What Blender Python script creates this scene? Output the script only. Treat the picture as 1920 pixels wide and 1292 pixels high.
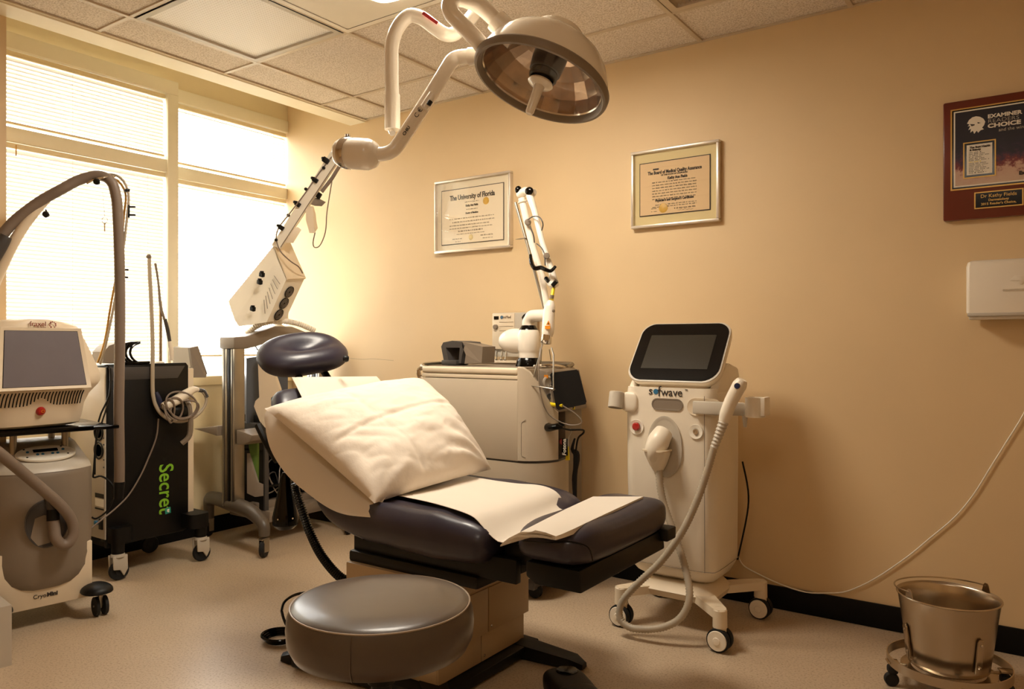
import bpy, bmesh, math, random
from mathutils import Vector, Matrix, noise
random.seed(7)
V = Vector
S = bpy.context.scene
for o in list(bpy.data.objects): bpy.data.objects.remove(o)
# ---------------- camera, world, lights, exposure ----------------
cd = bpy.data.cameras.new('camera'); cam = bpy.data.objects.new('camera', cd)
S.collection.objects.link(cam); S.camera = cam
cam.location = (3.2905, -3.2236, 1.0945)
cam.rotation_euler = (math.radians(90), 0, math.atan2(0.5693, 0.8221))
cd.sensor_width = 36; cd.lens = 1430/1920*36; cd.shift_y = -1/1920; cd.clip_start = .05
S.view_settings.view_transform = 'Standard'; S.view_settings.look = 'None'
S.view_settings.gamma = 1; S.view_settings.use_curve_mapping = False
S.view_settings.exposure = 0.06
w = bpy.data.worlds.new('sky'); S.world = w; w.use_nodes = True
bg = w.node_tree.nodes['Background']; bg.inputs[0].default_value = (1.0, 1.0, .98, 1); bg.inputs[1].default_value = 11.0
def area(name, loc, rot, sx, sy, e, col, portal=False):
    l = bpy.data.lights.new(name, 'AREA'); l.shape = 'RECTANGLE'; l.size = sx; l.size_y = sy; l.energy = e; l.color = col
    if portal: l.cycles.is_portal = True
    o = bpy.data.objects.new(name, l); S.collection.objects.link(o); o.location = loc; o.rotation_euler = rot; return o
area('daylight_portal', (-.80, -.95, 1.7), (0, -math.pi/2, 0), 1.7, 2.0, 1, (1, 1, 1), True)
# fluorescent fitting in view (its lens hangs just under the ceiling), then an added fill light behind the camera
area('ceiling_lamp_light', (1.47, -1.26, 2.36), (0, 0, 0), .60, .40, 27, (1, .91, .78))
area('rear_fill_light', (3.0, -3.45, 2.40), (0, 0, 0), .55, .55, 10, (1, .86, .68))  # unseen warm fill, added to light the right side of the room

# ---------------- materials ----------------
def lin(c):
    c = c/255.0
    return c/12.92 if c <= .04045 else ((c+.055)/1.055)**2.4
def mat(name, rgb, rough=.5, metal=0, nz=None, bump=None, coat=0, emit=0, sheen=0, alpha=None, var=.06, trans=0, aniso=0, spec=None):
    m = bpy.data.materials.new(name); m.use_nodes = True
    nt = m.node_tree; b = nt.nodes['Principled BSDF']
    c = tuple(lin(v) for v in rgb)+(1,)
    b.inputs['Base Color'].default_value = c
    b.inputs['Roughness'].default_value = rough; b.inputs['Metallic'].default_value = metal
    if coat: b.inputs['Coat Weight'].default_value = coat; b.inputs['Coat Roughness'].default_value = .15
    if spec is not None: b.inputs['Specular IOR Level'].default_value = spec
    if aniso: b.inputs['Anisotropic'].default_value = aniso
    if emit:
        b.inputs['Emission Color'].default_value = c; b.inputs['Emission Strength'].default_value = emit
    tc = nt.nodes.new('ShaderNodeTexCoord')
    n = nt.nodes.new('ShaderNodeTexNoise'); n.inputs['Scale'].default_value = nz or 9; n.inputs['Detail'].default_value = 3
    nt.links.new(tc.outputs['Object'], n.inputs['Vector'])
    r = nt.nodes.new('ShaderNodeValToRGB')
    r.color_ramp.elements[0].position = .3; r.color_ramp.elements[1].position = .7
    r.color_ramp.elements[0].color = tuple(v*(1-var) for v in c[:3])+(1,)
    r.color_ramp.elements[1].color = tuple(min(1, v*(1+var)) for v in c[:3])+(1,)
    nt.links.new(n.outputs['Fac'], r.inputs[0]); nt.links.new(r.outputs[0], b.inputs['Base Color'])
    if bump:
        n2 = nt.nodes.new('ShaderNodeTexNoise'); n2.inputs['Scale'].default_value = bump[0]; n2.inputs['Detail'].default_value = 4
        nt.links.new(tc.outputs['Object'], n2.inputs['Vector'])
        bp = nt.nodes.new('ShaderNodeBump'); bp.inputs['Strength'].default_value = bump[1]; bp.inputs['Distance'].default_value = bump[2] if len(bump) > 2 else .002
        nt.links.new(n2.outputs['Fac'], bp.inputs['Height']); nt.links.new(bp.outputs[0], b.inputs['Normal'])
    if trans:
        tr = nt.nodes.new('ShaderNodeBsdfTranslucent'); tr.inputs[0].default_value = c
        mx = nt.nodes.new('ShaderNodeMixShader'); mx.inputs[0].default_value = trans
        out = nt.nodes['Material Output']
        nt.links.new(b.outputs[0], mx.inputs[1]); nt.links.new(tr.outputs[0], mx.inputs[2]); nt.links.new(mx.outputs[0], out.inputs[0])
    return m
def glassmat(name, tint=(1, 1, 1), k=.08):
    m = bpy.data.materials.new(name); m.use_nodes = True; nt = m.node_tree
    nt.nodes.remove(nt.nodes['Principled BSDF'])
    t = nt.nodes.new('ShaderNodeBsdfTransparent'); t.inputs[0].default_value = tint+(1,)
    g = nt.nodes.new('ShaderNodeBsdfGlossy'); g.inputs['Roughness'].default_value = .03
    lw = nt.nodes.new('ShaderNodeLayerWeight'); lw.inputs[0].default_value = .5
    pw = nt.nodes.new('ShaderNodeMath'); pw.operation = 'POWER'; pw.inputs[1].default_value = 4
    f = nt.nodes.new('ShaderNodeMath'); f.operation = 'MULTIPLY_ADD'; f.inputs[1].default_value = .9; f.inputs[2].default_value = .035
    nt.links.new(lw.outputs['Facing'], pw.inputs[0]); nt.links.new(pw.outputs[0], f.inputs[0])
    mx = nt.nodes.new('ShaderNodeMixShader')
    nt.links.new(f.outputs[0], mx.inputs[0]); nt.links.new(t.outputs[0], mx.inputs[1]); nt.links.new(g.outputs[0], mx.inputs[2])
    nt.links.new(mx.outputs[0], nt.nodes['Material Output'].inputs[0])
    return m
m_wall = mat('wall_paint', (226, 197, 152), .55, nz=3, bump=(220, .12, .001), var=.02)
m_cream = mat('cream_trim_paint', (240, 222, 180), .5, var=.02)
m_ledge = mat('ledge_paint', (248, 238, 214), .5, var=.02)
m_frame = mat('window_frame_paint', (246, 236, 208), .4, var=.02)
m_slat = mat('blind_slat', (250, 247, 235), .5, var=.01, trans=.065)
m_white = mat('white_paint', (244, 236, 220), .4, var=.02)
m_glass = glassmat('clear_glass')
m_base = mat('black_vinyl_base', (7, 7, 8), .5, spec=.2)
m_grid = mat('ceiling_grid_metal', (206, 188, 162), .35, var=.02)
m_lampw = mat('white_enamel', (250, 241, 226), .22, coat=.6, var=.02)
m_shell = mat('off_white_plastic', (238, 226, 206), .35, var=.02)
m_shell2 = mat('cream_plastic', (230, 212, 184), .4, var=.02)
m_beige = mat('beige_panel', (202, 186, 162), .45, var=.02)
m_greyp = mat('warm_grey_plastic', (134, 120, 104), .45, var=.03)
m_ltgrey = mat('light_grey_plastic', (196, 186, 170), .4, var=.02)
m_dgrey = mat('dark_grey_plastic', (70, 66, 64), .4, var=.04)
m_cart = mat('cart_grey_metal', (92, 82, 70), .4, var=.03)
m_navy = mat('navy_button', (26, 32, 64), .3)
m_black = mat('black_plastic', (9, 8, 7), .45, var=.05, spec=.3)
m_rubber = mat('black_rubber', (16, 15, 15), .7, var=.05)
m_satin = mat('black_satin_metal', (9, 8, 7), .42, var=.05, spec=.3)
m_chrome = mat('chrome', (215, 208, 198), .15, 1)
m_alu = mat('anodised_aluminium', (165, 158, 145), .35, 1)
m_steel = mat('brushed_steel', (190, 176, 156), .26, 1, bump=(60, .05), aniso=.6)
m_hose = mat('taupe_hose', (128, 112, 98), .5, var=.05)
m_hosel = mat('light_hose', (182, 168, 146), .45, var=.03)
m_screen = mat('dark_screen', (50, 46, 38), .2, spec=.3, var=.02)
m_screenb = mat('grey_blue_screen', (116, 110, 114), .26, coat=.4, var=.04)
m_glossb = mat('gloss_black_bezel', (5, 4, 4), .14, spec=.3)
m_vinyl = mat('navy_vinyl', (42, 38, 52), .40, bump=(14, .25, .004), nz=5, coat=.18, var=.05)
m_stool = mat('taupe_vinyl', (80, 68, 58), .34, bump=(60, .08, .001), coat=.25, var=.03)
m_pipe = mat('light_piping', (170, 152, 132), .4)
m_paper = mat('exam_paper', (240, 229, 213), .75, var=.01, trans=.1)
m_pill = mat('pillow_paper_cover', (238, 225, 208), .8, nz=20, bump=(30, .5, .004), var=.015)
m_red = mat('red_button', (170, 24, 22), .3, coat=.5)
m_green = mat('lime_lettering', (130, 188, 40), .5)
m_teal = mat('teal_badge', (40, 150, 130), .5)
m_greenb = mat('green_folder', (96, 128, 52), .6)
m_yellow = mat('yellow_marking', (238, 214, 30), .4)
m_orange = mat('orange_warning_label', (226, 140, 20), .5)
m_gold = mat('gold_seal', (214, 168, 66), .45, var=.12, nz=60)
m_ink = mat('dark_ink', (52, 44, 38), .7)
m_inkl = mat('soft_ink', (134, 116, 96), .8)
m_blue = mat('blue_print', (40, 110, 150), .5)
m_redink = mat('maroon_print', (130, 50, 34), .5)
m_diplo = mat('diploma_paper', (240, 224, 196), .7, var=.01)
m_mat1 = mat('cream_mount_board', (236, 222, 194), .7, var=.01)
m_diplo2 = mat('aged_certificate_paper', (228, 196, 150), .7, var=.02)
m_mat2 = mat('olive_cream_mount_board', (226, 206, 152), .7, var=.01)
m_fsil = mat('silver_picture_frame', (226, 216, 202), .3, .6)
m_wood = mat('mahogany', (104, 34, 18), .3, nz=6, coat=.4, var=.15)
m_brass = mat('brass', (200, 160, 90), .3, .9)
m_base2 = mat('taupe_enamel', (178, 152, 116), .45, var=.02)
m_refl = mat('faceted_reflector', (196, 170, 146), .16, .85, nz=14, var=.2)
m_blackcloth = mat('black_fabric', (24, 22, 22), .85)

def floor_mat():
    m = mat('speckled_vinyl_floor', (198, 176, 148), .30, nz=4, var=.03)
    nt = m.node_tree; b = nt.nodes['Principled BSDF']
    tc = [n for n in nt.nodes if n.type == 'TEX_COORD'][0]
    ramp = [n for n in nt.nodes if n.type == 'VALTORGB'][0]
    n = nt.nodes.new('ShaderNodeTexNoise'); n.inputs['Scale'].default_value = 130; n.inputs['Detail'].default_value = 6; n.inputs['Roughness'].default_value = .75
    nt.links.new(tc.outputs['Object'], n.inputs['Vector'])
    r = nt.nodes.new('ShaderNodeValToRGB'); r.color_ramp.elements[0].position = .36; r.color_ramp.elements[1].position = .50
    r.color_ramp.elements[0].color = (.58, .50, .42, 1); r.color_ramp.elements[1].color = (1, 1, 1, 1)
    nt.links.new(n.outputs['Fac'], r.inputs[0])
    mx = nt.nodes.new('ShaderNodeMix'); mx.data_type = 'RGBA'; mx.blend_type = 'MULTIPLY'; mx.inputs[0].default_value = 1
    nt.links.new(ramp.outputs[0], mx.inputs[6]); nt.links.new(r.outputs[0], mx.inputs[7])
    nt.links.new(mx.outputs[2], b.inputs['Base Color'])
    n3 = nt.nodes.new('ShaderNodeTexNoise'); n3.inputs['Scale'].default_value = 3; nt.links.new(tc.outputs['Object'], n3.inputs['Vector'])
    mr = nt.nodes.new('ShaderNodeMapRange'); mr.inputs[3].default_value = .24; mr.inputs[4].default_value = .42
    nt.links.new(n3.outputs['Fac'], mr.inputs[0]); nt.links.new(mr.outputs[0], b.inputs['Roughness'])
    return m
def tile_mat():
    m = mat('mineral_ceiling_tile', (208, 188, 166), .9, nz=150, bump=(170, .6, .003), var=.0)
    nt = m.node_tree
    for n in nt.nodes:
        if n.type == 'VALTORGB':
            n.color_ramp.elements[0].position = .38; n.color_ramp.elements[1].position = .56
            n.color_ramp.elements[0].color = (lin(204), lin(188), lin(168), 1); n.color_ramp.elements[1].color = (lin(238), lin(226), lin(212), 1)
    return m
def perf_mat(name='perforated_panel', sc=75, a=(252, 248, 242), c2=(186, 172, 160)):
    m = mat(name, a, .45)
    nt = m.node_tree; b = nt.nodes['Principled BSDF']
    tc = [n for n in nt.nodes if n.type == 'TEX_COORD'][0]
    v = nt.nodes.new('ShaderNodeTexVoronoi'); v.inputs['Scale'].default_value = sc; v.inputs['Randomness'].default_value = 0
    nt.links.new(tc.outputs['Object'], v.inputs['Vector'])
    r = nt.nodes.new('ShaderNodeValToRGB'); r.color_ramp.elements[0].position = .30; r.color_ramp.elements[1].position = .36
    r.color_ramp.elements[0].color = tuple(lin(q) for q in c2)+(1,); r.color_ramp.elements[1].color = tuple(lin(q) for q in a)+(1,)
    nt.links.new(v.outputs['Distance'], r.inputs[0]); nt.links.new(r.outputs[0], b.inputs['Base Color'])
    return m
def poster_mat():
    m = mat('award_print', (20, 16, 30), .35)
    nt = m.node_tree; b = nt.nodes['Principled BSDF']
    tc = [n for n in nt.nodes if n.type == 'TEX_COORD'][0]
    sp = nt.nodes.new('ShaderNodeSeparateXYZ'); nt.links.new(tc.outputs['Generated'], sp.inputs[0])
    n = nt.nodes.new('ShaderNodeTexNoise'); n.inputs['Scale'].default_value = 9; n.inputs['Detail'].default_value = 8; n.inputs['Roughness'].default_value = .7
    nt.links.new(tc.outputs['Generated'], n.inputs['Vector'])
    ad = nt.nodes.new('ShaderNodeMath'); ad.operation = 'MULTIPLY_ADD'; ad.inputs[1].default_value = .7
    nt.links.new(n.outputs['Fac'], ad.inputs[0]); nt.links.new(sp.outputs['Z'], ad.inputs[2])
    r = nt.nodes.new('ShaderNodeValToRGB'); e = r.color_ramp.elements
    e[0].position = .36; e[0].color = (.62, .44, .32, 1); e[1].position = 1.0; e[1].color = (.012, .01, .02, 1)
    for p, c in ((.52, (.60, .38, .28, 1)), (.60, (.20, .03, .03, 1)), (.70, (.06, .02, .05, 1)), (.80, (.015, .012, .03, 1))):
        q = e.new(p); q.color = c
    nt.links.new(ad.outputs[0], r.inputs[0]); nt.links.new(r.outputs[0], b.inputs['Base Color'])
    return m
m_floor = floor_mat(); m_tile = tile_mat(); m_perf = perf_mat(); m_poster = poster_mat()
m_lens = mat('lit_diffuser', (255, 240, 214), .5, emit=9.0)

# ---------------- mesh builder ----------------
class B:
    def __init__(s): s.v = []; s.f = []
    def add(s, vs, fs, M=None):
        k = len(s.v)
        for p in vs: s.v.append(tuple(M @ V(p)) if M else tuple(p))
        for f in fs: s.f.append([i+k for i in f])
        return s
    def bm(s, b, M=None):
        b.verts.ensure_lookup_table(); b.verts.index_update()
        s.add([v.co.copy() for v in b.verts], [[v.index for v in f.verts] for f in b.faces], M); b.free(); return s
    def box(s, c, d, bev=0, seg=2, rot=None, M=None):
        b = bmesh.new(); bmesh.ops.create_cube(b, size=1)
        for v in b.verts: v.co = V((v.co.x*d[0], v.co.y*d[1], v.co.z*d[2]))
        if bev: bmesh.ops.bevel(b, geom=b.edges[:], offset=min(bev, min(d)*.49), segments=seg, profile=.5, affect='EDGES')
        T = Matrix.Translation(c)
        if rot: T = T @ (Matrix.Rotation(rot[2], 4, 'Z') @ Matrix.Rotation(rot[1], 4, 'Y') @ Matrix.Rotation(rot[0], 4, 'X'))
        if M: T = M @ T
        return s.bm(b, T)
    def b2(s, x0, x1, y0, y1, z0, z1, bev=0, seg=2):
        return s.box(((x0+x1)/2, (y0+y1)/2, (z0+z1)/2), (abs(x1-x0), abs(y1-y0), abs(z1-z0)), bev, seg)
    def loft(s, rings, cap=True, closed=True):
        k = len(s.v); n = len(rings[0])
        for r in rings:
            for p in r: s.v.append(tuple(p))
        for i in range(len(rings)-1):
            for j in range(n if closed else n-1):
                a = k+i*n+j; b = k+i*n+(j+1) % n
                s.f.append([a, b, b+n, a+n])
        if cap:
            s.f.append([k+j for j in range(n)][::-1]); s.f.append([k+(len(rings)-1)*n+j for j in range(n)])
        return s
    def tube(s, pts, r, seg=10, smooth=4, cap=True, ribs=None):
        pts = [V(p) for p in pts]
        rr = r if isinstance(r, (list, tuple)) else [r]*len(pts)
        if smooth and len(pts) > 2:
            q = []; qr = []
            for i in range(len(pts)-1):
                p0 = pts[max(i-1, 0)]; p1 = pts[i]; p2 = pts[i+1]; p3 = pts[min(i+2, len(pts)-1)]
                for t in range(smooth):
                    t = t/smooth
                    q.append(.5*((2*p1)+(p2-p0)*t+(2*p0-5*p1+4*p2-p3)*t*t+(3*p1-p0-3*p2+p3)*t**3)); qr.append(rr[i]*(1-t)+rr[i+1]*t)
            q.append(pts[-1]); qr.append(rr[-1]); pts, rr = q, qr
        if ribs:
            q = []; qr = []
            L = [0]
            for a, b in zip(pts, pts[1:]): L.append(L[-1]+(b-a).length)
            n = max(2, int(L[-1]/ribs[0])*2); j = 0
            for i in range(n+1):
                d = L[-1]*i/n
                while j < len(L)-2 and L[j+1] < d: j += 1
                t = (d-L[j])/max(1e-9, L[j+1]-L[j]); q.append(pts[j].lerp(pts[j+1], t)); qr.append((rr[j]*(1-t)+rr[j+1]*t)*(1 if i % 2 else ribs[1]))
            pts, rr = q, qr
        rings = []; T = (pts[1]-pts[0]).normalized(); N = T.orthogonal().normalized()
        for i, p in enumerate(pts):
            a = pts[max(i-1, 0)]; b = pts[min(i+1, len(pts)-1)]; T2 = (b-a)
            if T2.length < 1e-9: T2 = T
            T2 = T2.normalized(); N = (N - T2*N.dot(T2)); N = N.normalized() if N.length > 1e-6 else T2.orthogonal().normalized()
            T = T2; Bn = T.cross(N)
            rings.append([p+(N*math.cos(u)+Bn*math.sin(u))*rr[i] for u in [2*math.pi*q/seg for q in range(seg)]])
        return s.loft(rings, cap)
    def cyl(s, a, b, r0, r1=None, seg=20, cap=True):
        return s.tube([a, b], [r0, r0 if r1 is None else r1], seg, 0, cap)
    def lathe(s, prof, c=(0, 0, 0), axis=(0, 0, 1), seg=28, cap=False, ang=2*math.pi):
        ax = V(axis).normalized(); n = ax.orthogonal().normalized(); b = ax.cross(n); c = V(c)
        rings = []
        for (r, z) in prof:
            rings.append([c+ax*z+(n*math.cos(u)+b*math.sin(u))*max(r, 1e-5) for u in [2*math.pi*q/seg for q in range(seg)]])
        return s.loft(rings, cap)
    def prism(s, poly, o, u, v, d, bev=0):
        """polygon of (a,b) in the plane o + a*u + b*v, extruded by vector d"""
        o, u, v, d = V(o), V(u), V(v), V(d)
        b = bmesh.new(); n = len(poly)
        A = [b.verts.new(o+u*p[0]+v*p[1]) for p in poly]; C = [b.verts.new(o+u*p[0]+v*p[1]+d) for p in poly]
        b.faces.new(A[::-1]); b.faces.new(C)
        for i in range(n): b.faces.new([A[i], A[(i+1) % n], C[(i+1) % n], C[i]])
        bmesh.ops.recalc_face_normals(b, faces=b.faces[:])
        if bev: bmesh.ops.bevel(b, geom=b.edges[:], offset=bev, segments=2, profile=.5, affect='EDGES')
        return s.bm(b)
    def sup(s, c, d, e1=.5, e2=.5, nu=20, nv=36, fn=None, M=None):
        def pw(x, e): return math.copysign(abs(x)**e, x)
        vs = []; fs = []
        for i in range(nu+1):
            a = -math.pi/2+math.pi*i/nu
            for j in range(nv):
                t = 2*math.pi*j/nv
                p = V((d[0]*pw(math.cos(a), e1)*pw(math.cos(t), e2), d[1]*pw(math.cos(a), e1)*pw(math.sin(t), e2), d[2]*pw(math.sin(a), e1)))
                if fn: p = fn(p)
                vs.append(p)
        for i in range(nu):
            for j in range(nv):
                fs.append([i*nv+j, i*nv+(j+1) % nv, (i+1)*nv+(j+1) % nv, (i+1)*nv+j])
        T = Matrix.Translation(c)
        if M: T = T @ M
        return s.add(vs, fs, T)
    def mesh(s, name, m, sharp=40, L=None):
        me = bpy.data.meshes.new(name)
        vs = s.v if L is None else [tuple(L @ V(p)) for p in s.v]
        me.from_pydata(vs, [], s.f); me.validate()
        b = bmesh.new(); b.from_mesh(me); bmesh.ops.remove_doubles(b, verts=b.verts[:], dist=1e-5)
        bmesh.ops.recalc_face_normals(b, faces=b.faces[:]); b.to_mesh(me); b.free()
        for p in me.polygons: p.use_smooth = True
        me.set_sharp_from_angle(angle=math.radians(sharp))
        me.materials.append(m); return me
def rrect(x0, x1, y0, y1, r, z, n=5):
    pts = []
    for (cx, cy, a0) in ((x1-r, y1-r, 0), (x0+r, y1-r, 90), (x0+r, y0+r, 180), (x1-r, y0+r, 270)):
        for i in range(n+1):
            a = math.radians(a0+90*i/n); pts.append((cx+r*math.cos(a), cy+r*math.sin(a), z))
    return pts
def rot_basis(z, x=None):
    z = V(z).normalized(); x = V(x) if x else z.orthogonal(); x = (x-z*x.dot(z)).normalized(); y = z.cross(x)
    return Matrix((x, y, z)).transposed().to_4x4()
def link(o): S.collection.objects.link(o); return o
def props(o, label=None, cat=None, group=None, kind=None):
    if label: o['label'] = label
    if cat: o['category'] = cat
    if group: o['group'] = group
    if kind: o['kind'] = kind
    return o
class Thing:
    def __init__(s, name, label=None, cat=None, loc=(0, 0, 0), rz=0, group=None, kind=None):
        s.o = link(bpy.data.objects.new(name, None)); s.o.location = loc; s.o.rotation_euler = (0, 0, rz); s.o.empty_display_size = .05
        s.M = Matrix.Translation(loc) @ Matrix.Rotation(rz, 4, 'Z'); s.I = s.M.inverted()
        props(s.o, label, cat, group, kind)
    def add(s, name, b, m, parent=None, world=True, sharp=40, label=None, kind=None):
        """a part; with world=True the builder holds room coordinates"""
        me = b if isinstance(b, bpy.types.Mesh) else b.mesh(name, m, sharp, s.I if world else None)
        o = link(bpy.data.objects.new(name, me)); o.parent = parent or s.o
        if label: o['label'] = label
        if kind: o['kind'] = kind
        return o
def single(name, b, m, label=None, cat=None, group=None, kind=None, sharp=40, loc=None):
    L = Matrix.Translation(-V(loc)) if loc else None
    o = link(bpy.data.objects.new(name, b.mesh(name, m, sharp, L)))
    if loc: o.location = loc
    return props(o, label, cat, group, kind)
def child(name, b, m, parent, label=None, sharp=40, kind=None):
    """a piece of a top-level mesh that sits at the world origin"""
    me = b if isinstance(b, bpy.types.Mesh) else b.mesh(name, m, sharp)
    o = link(bpy.data.objects.new(name, me)); o.parent = parent
    if label: o['label'] = label
    if kind: o['kind'] = kind
    return o
def txt(s, size, o, u, v, ext=.0008, ax='CENTER', bold=0, shear=0, wide=1):
    """lettering as a builder: text s centred on o, reading along u, upright along v"""
    c = bpy.data.curves.new('t', 'FONT'); c.body = s; c.size = size; c.extrude = ext; c.align_x = ax; c.align_y = 'CENTER'; c.offset = bold; c.shear = shear; c.resolution_u = 3
    ob = bpy.data.objects.new('t', c); S.collection.objects.link(ob)
    dg = bpy.context.evaluated_depsgraph_get(); me = bpy.data.meshes.new_from_object(ob.evaluated_get(dg))
    b = B(); u = V(u).normalized(); v = V(v).normalized(); n = u.cross(v)
    for vv in me.vertices: b.v.append(tuple(V(o)+u*vv.co.x*wide+v*vv.co.y+n*vv.co.z))
    for p in me.polygons: b.f.append(list(p.vertices))
    bpy.data.objects.remove(ob); bpy.data.curves.remove(c); bpy.data.meshes.remove(me)
    return b
X, Y, Z = V((1, 0, 0)), V((0, 1, 0)), V((0, 0, 1))

# ================= the room =================
XR, YF, HC = 4.4, -4.5, 2.42
single('floor', B().b2(-.75, XR+.1, YF-.1, .1, -.1, 0), m_floor, kind='structure')
wb = single('wall_back', B().b2(-.85, XR+.1, 0, .1, 0, 2.9), m_wall, kind='structure')
child('scuff_mark', B().tube([(-0.13,-0,1.008), (-0.022,-0,1.003), (0.066,-0,1.007), (0.229,-0,0.999)], .0009, 4), m_inkl, wb)
single('wall_right', B().b2(XR, XR+.1, YF, 0, 0, 2.9), m_wall, kind='structure')
single('wall_front', B().b2(-.2, XR+.1, YF-.1, YF, 0, 2.9), m_wall, kind='structure')
b = B(); b.b2(-.85, -.66, -1.86, 0, 0, .857); b.b2(-.85, -.705, -1.9, 0, 2.53, 2.85)
single('wall_window', b, m_cream, kind='structure')
single('wall_left', B().b2(-.85, -.127, YF, -1.86, 0, 2.85), m_wall, label='tan pier beside the window', kind='structure')
b = B(); b.b2(-.127, 0, YF, 0, HC-.01, 2.85); b.b2(-.86, -.127, -1.9, 0, 2.85, 2.9)
single('ceiling_soffit', b, m_ledge, kind='structure')
b = B(); b.b2(-.012, 0.012, YF, 0, HC-.004, HC+.01)
single('trim_1', b, m_ledge, kind='structure')
single('baseboard_back', B().b2(-.66, XR, -.012, 0, 0, .094, .003), m_base, kind='structure')
single('baseboard_window', B().b2(-.66, -.648, -1.86, -.012, 0, .094, .003), m_base, kind='structure')
single('window_sill', B().b2(-.78, -.645, -1.86, 0, .857, .91, .004), m_cream, kind='structure')

ceil = single('ceiling', B().b2(-.0, XR+.1, YF-.1, 0, 2.52, 2.6), m_tile, kind='structure')
gx = [0, .26, .87, 1.475, 2.07, 2.68, 3.29, 3.9, 4.4]; gy = [0, -.345, -.955, -1.565, -2.175, -2.785, -3.395, -4.005, -4.5]
special = {(1, 2): 'vent', (2, 2): 'lamp', (3, 2): 'lamp', (4, 1): 'grille'}
tm = {}
for i in range(len(gx)-1):
    for j in range(len(gy)-1):
        if (i, j) in special: continue
        wx, wy = gx[i+1]-gx[i], gy[j]-gy[j+1]; k = (round(wx, 3), round(wy, 3))
        if k not in tm: tm[k] = B().box((0, 0, 0), (wx-.006, wy-.006, .016), .003, 1).mesh('ceiling_tile', m_tile)
        o = child('ceiling_tile', tm[k], None, ceil); o.location = ((gx[i]+gx[i+1])/2, (gy[j]+gy[j+1])/2, HC+.012)
for x in gx[1:-1]:
    for (a, c) in (((YF, -1.565), (-.955, 0)) if x == 1.475 else ((YF, 0),)): child('grid_bar', B().b2(x-.010, x+.010, a, c, HC-.004, HC+.006, .001, 1), m_grid, ceil)
for y in gy[1:-1]: child('grid_bar', B().b2(0, XR, y-.009, y+.009, HC-.003, HC+.006, .001, 1), m_grid, ceil)
child('edge_bar', B().b2(0, XR, -.016, 0, HC-.003, HC+.003), m_grid, ceil)
child('edge_bar', B().b2(0.0, .014, YF, 0, HC-.003, HC+.003), m_grid, ceil)

# perforated air panel
t = Thing('air_vent_panel', 'square perforated white air panel in the ceiling above the window side', 'vent', (.565, -1.26, HC))
t.add('frame', B().loft([rrect(.275, .855, -1.55, -.97, .004, HC-.006, 1), rrect(.30, .83, -1.525, -.995, .004, HC-.006, 1), rrect(.30, .83, -1.525, -.995, .004, HC+.01, 1)], False), m_ltgrey)
t.add('perforated_plate', B().b2(.298, .832, -1.527, -.993, HC+.004, HC+.008), m_perf)
# louvred return grille
t = Thing('return_air_grille', 'louvred metal grille in the ceiling near the back wall', 'vent', (2.375, -.65, HC))
t.add('frame', B().loft([rrect(2.084, 2.67, -.942, -.358, .004, HC-.004, 1), rrect(2.115, 2.64, -.912, -.388, .004, HC-.004, 1), rrect(2.115, 2.64, -.912, -.388, .004, HC+.03, 1)], False), m_grid)
t.add('backing', B().b2(2.10, 2.655, -.93, -.37, HC+.03, HC+.034), m_dgrey)
lv = B().box((0, 0, 0), (.0015, .52, .02), rot=(0, .7, 0)).mesh('louvre', m_grid)
for k in range(34):
    o = t.add('louvre', lv, None); o.location = (2.122+.0158*k-2.375, 0, .012)
# recessed lamp with basket lens
t = Thing('recessed_ceiling_light', 'recessed white ceiling light with sloping reflectors and a glowing lens', 'ceiling light', (1.4725, -1.26, HC))
fr = [rrect(.875, 2.065, -1.56, -.96, .004, HC-.006, 1), rrect(.90, 2.045, -1.535, -.985, .004, HC-.006, 1)]
t.add('frame', B().loft(fr, False), m_white)
t.add('reflector', B().loft([rrect(.90, 2.045, -1.535, -.985, .004, HC-.004, 1), rrect(1.12, 1.82, -1.46, -1.06, .004, HC+.075, 1)], True), m_white)
t.add('lens', B().sup((1.47, -1.26, HC+.020), (.30, .20, .045), .5, .25, 12, 32), m_lens)

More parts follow.
